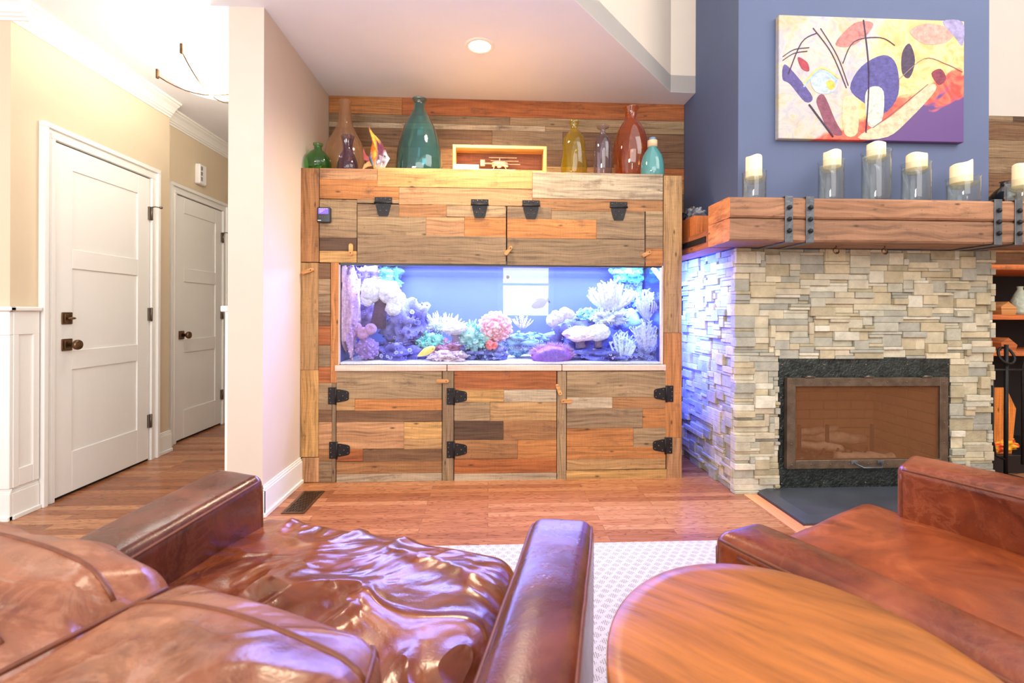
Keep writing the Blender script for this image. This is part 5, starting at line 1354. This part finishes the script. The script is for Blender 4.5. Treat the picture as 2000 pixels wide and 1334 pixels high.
vase('clear_bottle', 'clear pale violet glass bottle between the yellow and amber bottles', 1177, 18, 247, 3.06, [(0.92, 0), (0.98, 0.03), (1.0, 0.5), (0.97, 0.64), (0.75, 0.76), (0.35, 0.84), (0.25, 0.90), (0.25, 0.94), (0.62, 0.97), (0.66, 1.0)], 'g_clear')
vase('amber_bottle', 'big ribbed amber glass bottle near the right end of the cabinet top', 1232, 35, 211, 3.19, [(0.72, 0), (0.84, 0.08), (0.97, 0.25), (1.0, 0.42), (0.92, 0.56), (0.76, 0.68), (0.52, 0.78), (0.36, 0.83), (0.32, 0.88), (0.33, 0.95), (0.44, 0.99), (0.44, 1.0)], 'g_amber', wob=lambda a, z: 1 + 0.012 * math.cos(a * 30))
def cork(R, c, r, h):
    b = MB(); b.cyl((c.x, c.y, ZS), r * 0.42, h * 0.99, h * 1.20, 20); b.build('cork', 'cork', R, 'tan cork stopper')
    b = MB(); b.cyl((c.x, c.y, ZS), r * 0.30, h * 1.20, h * 1.29, 16); b.build('cork_cap', plain('blue_grey_cap', (110, 140, 170), 0.4), R)
vase('aqua_bottle', 'pale aqua bottle with cork stopper at the right end of the cabinet top', 1274, 23, 287, 3.062, [(0.93, 0), (0.99, 0.04), (1.0, 0.2), (0.97, 0.45), (0.84, 0.68), (0.58, 0.86), (0.40, 0.95), (0.36, 1.0)], 'g_aqua', extra=cork)
# glass fish ornament
FY = 3.04; c = ay(736, 326, FY); s = FY / FPX
def fo(px, py): return Vector(((px - 736) * s, -(py - 326) * s))
outl = [(733, 327), (726, 312), (722, 300), (724, 285), (727, 270), (724, 258), (720, 244), (719, 234), (723, 243), (728, 252), (736, 260), (745, 270), (752, 283), (757, 296), (761, 301), (757, 308), (753, 316), (747, 327)]
R = thing('glass_fish', 'multicoloured blown glass angelfish figurine left of the teal bottle', 'figurine', (c.x, FY, ZS))
b = MB(); n = len(outl); ctr = fo(741, 296); vs = []; cc = []
lv = [(1.0, 0.0), (0.92, 0.008), (0.7, 0.015), (0.4, 0.020), (0.0, 0.022)]
def fc(p):
    u = (p.x / s + 736 - 718) / 44; v = (p.y / s) / 92
    a = s2l((236, 130, 30)) if u < 0.42 else s2l((96, 36, 60))
    if v > 0.62: a = s2l((226, 176, 60))
    if v > 0.86: a = s2l((140, 60, 90))
    if u < 0.22 and v < 0.35: a = s2l((40, 150, 190))
    if u > 0.72 and v < 0.42: a = s2l((190, 190, 205))
    if v < 0.12: a = s2l((206, 190, 170))
    if 0.30 < u < 0.38 and v < 0.6: a = s2l((240, 200, 60))
    return a
base = fo(733, 327).y
for sg in (-1, 1):
    vs = []; cc = []
    for f, d in lv:
        for q in outl:
            p = ctr.lerp(fo(*q), f); vs.append(Vector((c.x + p.x, FY + sg * d, ZS + max(0.0, p.y - base)))); cc.append(fc(p))
    fs = [[j * n + i, j * n + (i + 1) % n, (j + 1) * n + (i + 1) % n, (j + 1) * n + i] for j in range(4) for i in range(n)]
    if sg > 0: fs = [f[::-1] for f in fs]
    b.add(vs, fs, smooth=True, cols=cc)
M['artglass'] = tinted('art_glass', 0.08, 0.05, 60, 0.9, 0.35, 60, coat=1.0)
b.build('body', 'artglass', R)
b = MB(); p = fo(753, 299); b.blob((c.x + p.x, FY - 0.016, ZS + p.y - base), (0.012, 0.008, 0.012), 3, col=s2l((190, 190, 200))); b.blob((c.x + p.x, FY - 0.024, ZS + p.y - base), (0.006, 0.004, 0.006), 2, col=(0.01, 0.01, 0.01)); b.build('eye', 'artglass', R)
b = MB(); b.prism([(c.x + fo(*q).x, ZS + fo(*q).y - base) for q in ((722, 300), (716, 296), (710, 281), (711, 296), (712, 305), (722, 308))], FY - 0.006, FY + 0.006, 'y', s2l((170, 50, 50))); b.build('tail_fin', 'artglass', R)
b = MB(); b.prism([(c.x + fo(*q).x, ZS + max(0, fo(*q).y - base)) for q in ((722, 306), (712, 314), (708, 326), (718, 318), (727, 316))], FY - 0.005, FY + 0.005, 'y', s2l((220, 150, 80))); b.build('lower_fin', 'artglass', R)
# shadow box with a carved model
SY = 3.015; a0 = ay(884, 282, SY); a1 = ay(1068, 286, SY); zt = a0.z; x0, x1 = a0.x, a1.x
R = thing('shadow_box', 'wide wooden shadow box holding a carved flying machine model on the cabinet top', 'shadow box', ((x0 + x1) / 2, SY, ZS))
b = MB(); fw = 0.020
for q in ((x0, x0 + fw, ZS, zt), (x1 - fw, x1, ZS, zt), (x0 + fw, x1 - fw, zt - fw, zt), (x0 + fw, x1 - fw, ZS, ZS + fw)): b.box(q[0], q[1], SY, SY + 0.11, q[2], q[3], 0.002, uvf=lambda v: (v.x, v.z + v.y))
b.build('frame', 'framewood', R)
b = MB(); b.box(x0 + fw, x1 - fw, SY + 0.10, SY + 0.108, ZS + fw, zt - fw, 0, s2l((150, 92, 62)), uvf=lambda v: (v.x, v.z)); b.build('backing', 'plank', R)
b = MB(); cxx = ay(976, 318, SY + 0.05).x; zc_ = ZS + 0.075; col = s2l((226, 196, 156))
b.box(cxx - 0.17, cxx + 0.10, SY + 0.03, SY + 0.08, ZS + fw, ZS + fw + 0.012, 0.002, col)
b.blob((cxx, SY + 0.055, zc_), (0.055, 0.016, 0.018), 3, col=col); b.box(cxx - 0.10, cxx - 0.04, SY + 0.05, SY + 0.06, zc_ - 0.004, zc_ + 0.004, 0.001, col); b.box(cxx - 0.125, cxx - 0.095, SY + 0.045, SY + 0.065, zc_ - 0.016, zc_ + 0.022, 0.002, col)
for k in range(3): b.box(cxx - 0.07 + k * 0.012, cxx + 0.11 + k * 0.012, SY + 0.045 + k * 0.008, SY + 0.049 + k * 0.008, zc_ + 0.034 - k * 0.018, zc_ + 0.038 - k * 0.018, 0.0008, col)
b.cyl((cxx, SY + 0.055, zc_), 0.004, 0.01, 0.04, 8, col=col)
for dx in (-0.03, 0.03): b.tube([(cxx + dx, SY + 0.055, zc_ - 0.01), (cxx + dx * 1.5, SY + 0.055, ZS + fw + 0.012)], 0.0035, 6, col=col)
for k in range(10): b.blob((cxx + RND.uniform(-.05, .05), SY + 0.045, zc_ + RND.uniform(-.025, .02)), (0.012, 0.008, 0.008), 1, col=tuple(x * RND.uniform(.7, 1) for x in col))
b.build('carved_model', 'tinted', R)
b = MB(); b.box(x0 + 0.004, x0 + 0.165, SY - 0.006, SY - 0.002, ZS, ZS + 0.048); b.build('card', 'whiteplastic', R, 'blank white card')

# ================================================================== RIGHT ALCOVE SHELVES
BK = thing('wall_shelving', 'open wooden shelving in the alcove right of the fireplace', 'shelving', (3.6, 3.3, 0))
for z, yy in ((1.80, 3.02), (1.385, 3.02), (1.05, 3.10), (0.80, 3.10)):
    b = MB(); b.box(XR + 0.05, 4.6, yy, YB - 0.002, z - 0.035, z, 0.003, s2l((214, 120, 66)), uvf=lambda v: (v.x, v.z + v.y)); b.build('shelf', 'plank', BK)
b = MB(); b.box(XR + 0.03, 4.6, YB - 0.012, YB - 0.003, 0, 1.345); b.build('back_panel', 'darkvoid', BK)
b = MB(); b.box(XR + 0.04, 4.6, 2.98, YB - 0.02, 0.001, 0.12, 0.003); b.build('plinth', 'black', BK)
c = ay(1962, 360, 3.2)
b = MB(); b.lathe([(0, 0.0), (0.05, 0.0), (0.085, 0.03), (0.095, 0.07), (0.07, 0.12), (0.03, 0.15), (0.022, 0.18), (0.03, 0.19)], (c.x, 3.2, 1.801), 28); o = b.build('dark_vase', glass('smoky_blue_glass', (60, 70, 84), 0.55, 2.0, 0.05, (26, 32, 40)), None, origin=(c.x, 3.2, 1.801)); tag(o, 'dark blue glass vase on the upper shelf right of the chimney', 'vase')
for k, (px, py, zz, col, lab) in enumerate(((1958, 590, 1.0505, (214, 150, 90), 'pale split log lying on the dark shelf right of the fireplace'), (1958, 640, 0.8005, (188, 108, 60), 'reddish split log standing on the lower dark shelf beside the stone'))):
    c = ay(px, py, 3.16); b = MB()
    pts = [(-0.05, 0.0), (0.05, 0.0), (0.065, 0.04), (0.0, 0.09), (-0.055, 0.055)]
    b.prism([(c.x + a, zz + q) for a, q in pts], 3.12, 3.42, 'y', s2l(col), 0, lambda v: (v.y, v.z)); o = b.build('split_log', ['plank'], None, origin=(c.x, 3.2, zz)); tag(o, lab, 'log', 'split logs right of the fireplace')
c = ay(1992, 622, 3.2); b = MB(); b.lathe([(0, 0.0), (0.045, 0.0), (0.05, 0.02), (0.05, 0.10), (0.03, 0.15), (0.015, 0.18), (0.018, 0.2)], (c.x, 3.2, 1.0505), 24, col=s2l((190, 200, 180))); o = b.build('pale_bottle', 'tinted', None, origin=(c.x, 3.2, 1.0505)); tag(o, 'pale green bottle on the dark shelf at the right edge', 'bottle')
TL = thing('fireplace_tool_stand', 'black iron fireplace tool stand with looped handles right of the fireplace', 'tool stand', (3.22, 2.86, 0))
tx = ay(1965, 800, 2.86).x
b = MB(); b.tube([(tx, 2.86, 0.02), (tx, 2.86, 0.86)], 0.011, 8); b.build('post', 'iron', TL)
b = MB(); b.tube([(tx + 0.05 * math.cos(a), 2.86 + 0.02 * math.sin(a), 0.79 + 0.05 * math.sin(a)) for a in [2 * PI * k / 20 for k in range(20)]], 0.008, 6, closed=True); b.tube([(tx - 0.12, 2.86, 0.70), (tx + 0.12, 2.86, 0.70)], 0.008, 6); b.build('handle_loop', 'iron', TL)
b = MB(); b.tube([(tx + 0.11, 2.86, 0.10), (tx + 0.11, 2.86, 0.72), (tx + 0.11, 2.84, 0.80), (tx + 0.15, 2.84, 0.84), (tx + 0.19, 2.84, 0.78)], 0.008, 6); b.build('poker', 'iron', TL)
b = MB(); b.tube([(tx - 0.09, 2.86, 0.70), (tx - 0.09, 2.86, 0.26), (tx - 0.07, 2.86, 0.16), (tx, 2.86, 0.13)], 0.008, 6); b.build('tongs', 'iron', TL)
b = MB(); b.cyl((tx, 2.86, 0), 0.11, 0.001, 0.02, 24); b.build('base', 'iron', TL)
c = ay(1963, 845, 3.0); b = MB(); b.prism([(c.x - 0.07, 0.121), (c.x + 0.07, 0.121), (c.x + 0.10, 0.42), (c.x + 0.03, 0.56), (c.x - 0.07, 0.56)], 3.02, 3.04, 'y', s2l((236, 140, 60)), 0, lambda v: (v.z, v.x)); o = b.build('wood_panel', 'plank', None, origin=(c.x, 3.03, 0.121)); tag(o, 'orange wood offcut leaning behind the fireplace tools', 'wood panel')
c = ay(1985, 890, 2.94); b = MB(); b.blob((c.x, 3.06, 0.175), (0.12, 0.06, 0.052), 4, 0.5, 2.5, seed=4, colfn=lambda v, d: s2l((250, 180, 40)) if noise.noise(v * 2.2) < 0.18 else s2l((226, 60, 40))); o = b.build('yellow_cloth', 'tinted', None, origin=(c.x, 3.06, 0.13)); tag(o, 'crumpled yellow and red cloth on the black plinth at the right edge', 'cloth')

# ================================================================== FURNITURE
def hexgrid(corners, r, n, puff=(0, 0, 0), disp=None):
    """rounded box mapped onto eight corners. corners[i][j][k] with i along u, j along v, k along w"""
    C = [[[Vector(corners[i][j][k]) for k in (0, 1)] for j in (0, 1)] for i in (0, 1)]
    du = sum(((C[1][j][k] - C[0][j][k]).length for j in (0, 1) for k in (0, 1)), 0) / 8
    dv = sum(((C[i][1][k] - C[i][0][k]).length for i in (0, 1) for k in (0, 1)), 0) / 8
    dw = sum(((C[i][j][1] - C[i][j][0]).length for i in (0, 1) for j in (0, 1)), 0) / 8
    H = (du, dv, dw)

    def tri(u, v, w_):
        u, v, w_ = (u + 1) / 2, (v + 1) / 2, (w_ + 1) / 2
        p = Vector((0, 0, 0))
        for i in (0, 1):
            for j in (0, 1):
                for k in (0, 1):
                    p += C[i][j][k] * ((u if i else 1 - u) * (v if j else 1 - v) * (w_ if k else 1 - w_))
        return p

    def ev(u, v, w_):
        p = Vector((u * H[0], v * H[1], w_ * H[2]))
        rr = min(r, min(H) * 0.98)
        q = Vector([max(-(H[a] - rr), min(H[a] - rr, p[a])) for a in range(3)])
        d = p - q
        if d.length > 1e-9: p = q + d.normalized() * rr
        un = [p[a] / H[a] for a in range(3)]
        P = tri(*un)
        e = 1e-3
        ax_ = [(tri(un[0] + e, un[1], un[2]) - P).normalized(), (tri(un[0], un[1] + e, un[2]) - P).normalized(), (tri(un[0], un[1], un[2] + e) - P).normalized()]
        dd = d.normalized() if d.length > 1e-9 else Vector((0, 0, 0))
        nn = ax_[0] * dd[0] + ax_[1] * dd[1] + ax_[2] * dd[2]
        for a in range(3):
            b1, b2 = [x for x in range(3) if x != a]
            k = (1 - un[b1] ** 2) * (1 - un[b2] ** 2)
            P = P + ax_[a] * (puff[a] * k * (1 if un[a] > 0 else -1) * abs(un[a]) ** 2)
        if disp: P = P + nn * disp(P, un)
        return P

    def samp(a, m):
        h = H[a]; rr = min(r, h * 0.98); out = []
        ka = 5
        for i in range(ka): out.append(-1 + (rr / h) * (1 - math.cos(i / ka * PI / 2)) if False else -1 + (rr / h) * i / ka)
        mm = max(2, m)
        for i in range(mm + 1): out.append(-1 + rr / h + (2 - 2 * rr / h) * i / mm)
        for i in range(ka): out.append(1 - (rr / h) * (ka - 1 - i) / ka)
        return out
    S = [samp(a, max(2, int(n * H[a] / max(H)))) for a in range(3)]
    vs = []; key = {}; fs = []

    def vid(u, v, w_):
        k = (round(u, 5), round(v, 5), round(w_, 5))
        if k not in key: key[k] = len(vs); vs.append(ev(u, v, w_))
        return key[k]
    for a in range(3):
        b1, b2 = [x for x in range(3) if x != a]
        for sg in (-1, 1):
            for i in range(len(S[b1]) - 1):
                for j in range(len(S[b2]) - 1):
                    q = []
                    for (x, y) in ((i, j), (i + 1, j), (i + 1, j + 1), (i, j + 1)):
                        t = [0, 0, 0]; t[a] = sg; t[b1] = S[b1][x]; t[b2] = S[b2][y]; q.append(vid(*t))
                    flip = (sg > 0) == (a == 1)
                    fs.append(q[::-1] if flip else q)
    return vs, fs, ev


def soft(name, corners, r, n, mat, parent, puff=(0, 0, 0), disp=None, seams=(), label=None, sr=0.0035):
    vs, fs, ev = hexgrid(corners, r, n, puff, disp)
    b = MB(); b.add(vs, fs, smooth=True); o = b.build(name, mat, parent, label)
    for (p, q) in seams:
        p, q = Vector(p), Vector(q); pts = [ev(*(p.lerp(q, i / 24))) for i in range(25)]
        b = MB(); b.tube(pts, sr, 6); b.build('seam', 'seam', o)
    return o


def box8(fi, fo, bi, bo, z0, z1f, z1b=None):
    """corners from plan points: front-inner, front-outer, back-inner, back-outer"""
    z1b = z1f if z1b is None else z1b
    return [[[(bi[0], bi[1], z0), (bi[0], bi[1], z1b)], [(fi[0], fi[1], z0), (fi[0], fi[1], z1f)]], [[(bo[0], bo[1], z0), (bo[0], bo[1], z1b)], [(fo[0], fo[1], z0), (fo[0], fo[1], z1f)]]]


def wrinkle(amp, f, seed, ridge=True):
    def d(P, un):
        q = Vector((P.x * f + seed, P.y * f, P.z * f * 0.6))
        w1 = Vector((noise.noise(q * 0.5), noise.noise(q * 0.5 + Vector((9, 2, 1))), 0)) * 1.6
        a = noise.noise(q + w1)
        v = (1 - abs(a) * 2.4) if ridge else a
        return amp * (v * v * (1 if v > 0 else -1) if ridge else v) + amp * 0.35 * noise.noise(q * 2.3 + w1)
    return d


# --- left armchair
A1 = thing('armchair', 'wrinkled dark brown leather armchair in the left foreground facing the aquarium', 'armchair', (-0.35, 0.85, 0))
Z0c = 0.05
SM = (((-1, -.96, .96), (-1, .96, .96)), ((1, -.96, .96), (1, .96, .96)), ((-1, .97, .9), (-1, .97, -.9)), ((1, .97, .9), (1, .97, -.9)), ((-.9, .97, .99), (.9, .97, .99)))
# left arm (inner side u=-1 is toward the seat)
fi, fo = Vector((-0.590, 1.300)), Vector((-0.752, 1.368)); bi, bo = Vector((-0.765, 0.50)), Vector((-0.925, 0.565))
soft('arm', box8(fi, fo, bi, bo, 0.08, 0.62, 0.565), 0.028, 26, 'leather_arm', A1, (0.004, 0.004, 0.010), wrinkle(0.0022, 7, 3, False), SM[:1] + SM[1:4] + (((-1, -.2, .96), (-1, -.2, -.9)),))
fi, fo = Vector((0.096, 1.010)), Vector((0.222, 0.992)); bi, bo = Vector((-0.103, 0.24)), Vector((0.018, 0.21))
soft('arm', box8(fi, fo, bi, bo, 0.08, 0.62, 0.62), 0.026, 26, 'leather_arm', A1, (0.004, 0.004, 0.012), wrinkle(0.0022, 7, 8, False), SM[:1] + SM[1:4] + (((1, -.2, .96), (1, -.2, -.9)),))
# seat
fl, fr = Vector((-0.640, 1.405)), Vector((0.075, 1.135)); bl, br = Vector((-0.790, 0.62)), Vector((-0.085, 0.36))
def mixw(P, un):
    base = wrinkle(0.013, 4.2, 1.0)(P, un) if un[2] > 0 else 0
    return base * (1 - 0.3 * max(0, un[1]))
soft('seat_cushion', box8(fl, fr, bl, br, 0.285, 0.478), 0.055, 84, 'leather_l', A1, (0.01, 0.01, 0.035), mixw, (((-.99, -.99, .0), (-.99, .99, 0)), ((-.99, .99, 0), (.99, .99, 0))))
fl2, fr2 = fl + Vector((0.0, -0.04)), fr + Vector((0.0, -0.04))
soft('seat_base', box8(fl2, fr2, bl, br, 0.08, 0.284), 0.02, 14, 'leather_arm', A1)
# back, two puffed halves over an upholstered frame
TA, TB = Vector((-0.91, 0.92)), Vector((-0.125, 0.575)); bd = Vector((-0.25, -0.30)) ; bdr = Vector((0.015, -0.33))
tm = TA.lerp(TB, 0.60); bm = (TA + bd).lerp(TB + bdr, 0.60)
def bk(P, un): return wrinkle(0.010, 3.6, 4.0)(P, un)
soft('back_cushion', box8(TA, tm, TA + bd, bm, 0.42, 0.685, 0.715), 0.06, 46, 'leather_b', A1, (0.01, 0.015, 0.045), bk, (((-.9, .45, 1), (1, .45, 1)), ((.97, -1, .8), (.97, 1, .8)), ((-.95, -.3, 1), (.95, -.2, 1))))
soft('back_cushion', box8(tm, TB, bm, TB + bdr, 0.42, 0.668, 0.70), 0.045, 46, 'leather_b', A1, (0.01, 0.015, 0.040), lambda P, un: wrinkle(0.010, 3.6, 11.0)(P, un), (((-1, .45, 1), (1, .5, 1)), ((-.97, -1, .8), (-.97, 1, .8)), ((.95, -1, .9), (.95, 1, .9)), ((.97, .98, .9), (.97, .98, -.9))))
q0, q1 = TA + bd * 0.98, TB + bdr * 0.98
soft('back_frame', box8(q0, q1, q0 + Vector((-0.04, -0.07)), q1 + Vector((-0.02, -0.07)), 0.08, 0.66), 0.02, 12, 'leather_arm', A1)
M['legwood'] = plain('dark_leg_wood', (60, 38, 26), 0.4)
for x, y in ((-0.66, 1.27), (0.13, 0.93), (-0.84, 0.60), (-0.04, 0.28)):
    b = MB(); b.box(x - 0.025, x + 0.025, y - 0.025, y + 0.025, 0.009, 0.082, 0.003); b.build('leg', 'legwood', A1)

# --- right armchair
M['leather_arm_r'] = leather('chestnut_arm_leather', (84, 32, 14), (122, 52, 22), (156, 78, 38), 0.26, 0.06, 8.0, spec=0.55)
A2 = thing('armchair', 'smooth chestnut leather armchair at the right, turned toward the fireplace', 'armchair', (1.05, 0.85, 0))
fo, fi = Vector((0.446, 0.930)), Vector((0.572, 0.985)); bo, bi = Vector((0.700, 0.390)), Vector((0.795, 0.455))
soft('arm', box8(fi, fo, bi, bo, 0.08, 0.617), 0.026, 26, 'leather_arm_r', A2, (0.005, 0.005, 0.010), wrinkle(0.0018, 6, 2, False), (SM[0], SM[1], SM[2], SM[3], ((1, .8, .9), (1, -.9, .9))))
fi, fo = Vector((1.180, 1.322)), Vector((1.315, 1.425)); bi, bo = Vector((1.425, 0.80)), Vector((1.575, 0.88))
soft('arm', box8(fi, fo, bi, bo, 0.08, 0.617), 0.026, 26, 'leather_arm_r', A2, (0.005, 0.005, 0.010), wrinkle(0.0018, 6, 6, False), (SM[0], SM[1], SM[2], SM[3]))
fl, fr = Vector((0.640, 1.165)), Vector((1.215, 1.49)); bl, br = Vector((0.86, 0.47)), Vector((1.44, 0.80))
soft('seat_cushion', box8(fl, fr, bl, br, 0.285, 0.455), 0.05, 50, 'leather_r', A2, (0.01, 0.03, 0.042), lambda P, un: wrinkle(0.0025, 5, 9, False)(P, un), (((-.99, -.99, .0), (-.99, .99, 0)), ((-.99, .99, 0), (.99, .99, 0))))
soft('seat_base', box8(fl + Vector((0, -.06)), fr + Vector((0, -.06)), bl, br, 0.08, 0.284), 0.02, 14, 'leather_r', A2)
k1, k2 = Vector((0.80, 0.44)), Vector((1.50, 0.84)); kb = Vector((0.10, -0.20))
soft('back_cushion', box8(k1, k2, k1 + kb, k2 + kb, 0.40, 0.80, 0.84), 0.07, 30, 'leather_r', A2, (0.02, 0.03, 0.03))
soft('back_frame', box8(k1 + kb, k2 + kb, k1 + kb * 1.5, k2 + kb * 1.5, 0.08, 0.80), 0.02, 12, 'leather_r', A2)
for x, y in ((0.53, 0.92), (1.24, 1.33), (0.76, 0.47), (1.48, 0.88)):
    b = MB(); b.box(x - 0.025, x + 0.025, y - 0.025, y + 0.025, 0.009, 0.082, 0.003); b.build('leg', 'legwood', A2)

# --- round side table between the chairs
TCX, TCY, TZ = 0.357, 0.508, 0.64
TB_ = thing('side_table', 'round honey brown wooden side table between the two leather armchairs', 'side table', (TCX, TCY, 0))
b = MB(); ta = math.radians(81); ra, rb = 0.262, 0.2215; n = 96
pf = [(0.0, 0.0), (0.90, -0.0), (0.985, -0.0005), (1.0, -0.004), (1.0, -0.020), (0.985, -0.026), (0.86, -0.028), (0.0, -0.028)]
vs = []
for f, z in pf:
    for i in range(n):
        a = 2 * PI * i / n; u, v = ra * f * math.cos(a), rb * f * math.sin(a); ca, sa = math.cos(ta), math.sin(ta)
        vs.append(Vector((TCX + u * ca - v * sa, TCY + u * sa + v * ca, TZ + z)))
fs = [[j * n + (i + 1) % n, j * n + i, (j + 1) * n + i, (j + 1) * n + (i + 1) % n] for j in range(len(pf) - 1) for i in range(n)]
b.add(vs, fs, uvf=lambda v: (v.x * -0.72 + v.y * 0.69, v.x * 0.69 + v.y * 0.72), smooth=True); b.build('table_top', 'tabletop', TB_)
b = MB(); b.lathe([(0.12, 0.0), (0.12, 0.02), (0.035, 0.035), (0.028, 0.10), (0.04, 0.18), (0.028, 0.30), (0.035, 0.48), (0.09, 0.58), (0.10, 0.602)], (TCX, TCY, 0.0095), 28, col=s2l((150, 88, 44)), closed=True); b.build('pedestal', 'tinted', TB_)

# --- rug
m, nt, out = newmat('woven_rug')
bs = N(nt, 'BsdfPrincipled', i_Roughness=0.95); tc = N(nt, 'TexCoord').outputs['Object']; sp = N(nt, 'SeparateXYZ'); L(nt, tc, sp.inputs[0])
ry = math_(nt, 'DIVIDE', sp.outputs[1], 0.030); rowi = math_(nt, 'FLOOR', ry)
rx = math_(nt, 'ADD', math_(nt, 'DIVIDE', sp.outputs[0], 0.044), math_(nt, 'MULTIPLY', math_(nt, 'MODULO', rowi, 2.0), 0.5))
fx = math_(nt, 'ABSOLUTE', math_(nt, 'SUBTRACT', math_(nt, 'FRACT', rx), 0.5)); fy = math_(nt, 'ABSOLUTE', math_(nt, 'SUBTRACT', math_(nt, 'FRACT', ry), 0.5))
dia = math_(nt, 'LESS_THAN', math_(nt, 'ADD', fx, math_(nt, 'MULTIPLY', fy, 0.8)), 0.42)
s1 = math_(nt, 'GREATER_THAN', math_(nt, 'FRACT', math_(nt, 'MULTIPLY', sp.outputs[0], 150.0)), 0.5); s2 = math_(nt, 'GREATER_THAN', math_(nt, 'FRACT', math_(nt, 'MULTIPLY', sp.outputs[1], 190.0)), 0.42)
pat = math_(nt, 'MULTIPLY', dia, math_(nt, 'MULTIPLY', s1, s2))
nn = N(nt, 'TexNoise', i_Scale=400.0, i_Detail=2.0); L(nt, tc, nn.inputs['Vector'])
base = ramp(nt, nn.outputs[0], [(0.3, s2l((186, 176, 168))), (0.7, s2l((214, 204, 196)))])
L(nt, mixc(nt, base, s2l((112, 84, 68)), pat), bs.inputs['Base Color'])
bp = N(nt, 'Bump', i_Strength=0.6, i_Distance=0.003); L(nt, math_(nt, 'SUBTRACT', nn.outputs[0], pat), bp.inputs['Height']); L(nt, bp.outputs[0], bs.inputs['Normal']); L(nt, bs.outputs[0], out.inputs[0]); M['rug'] = m
b = MB(); b.box(-0.95, 3.2, -2.0, 2.14, 0.0008, 0.009, 0.003); o = b.build('rug', 'rug', None, origin=(1.1, 0.1, 0)); tag(o, 'cream woven rug with small brown lattice motifs under the armchairs', 'rug')

# --- floor register
FV = thing('floor_register', 'dark bronze floor vent grille set in the wood floor by the left wall', 'floor vent', (-1.0, 2.68, 0))
vx0, vx1, vy0, vy1 = -1.075, -0.955, 2.53, 2.84
b = MB(); b.box(vx0, vx1, vy0, vy1, 0.0006, 0.0014); b.build('duct_void', 'darkvoid', FV)  # dark sheet put in for the shade inside the duct
b = MB(); fr = 0.014
b.box(vx0, vx0 + fr, vy0, vy1, 0.0014, 0.005, 0.001); b.box(vx1 - fr, vx1, vy0, vy1, 0.0014, 0.005, 0.001); b.box(vx0 + fr, vx1 - fr, vy0, vy0 + fr, 0.0014, 0.005, 0.001); b.box(vx0 + fr, vx1 - fr, vy1 - fr, vy1, 0.0014, 0.005, 0.001)
b.build('frame', 'bronze', FV)
b = MB(); gx, gy = 4, 12; sx, sy = (vx1 - vx0 - 2 * fr) / gx, (vy1 - vy0 - 2 * fr) / gy
for i in range(gx):
    for j in range(gy):
        x, y = vx0 + fr + i * sx, vy0 + fr + j * sy
        if (i + j) % 2: 
            for k in (0.0, 0.5): b.box(x, x + sx, y + sy * k, y + sy * (k + 0.22), 0.0014, 0.0045)
        else:
            for k in (0.0, 0.5): b.box(x + sx * k, x + sx * (k + 0.2), y, y + sy, 0.0014, 0.0045)
b.build('basketweave_grille', 'bronze', FV)
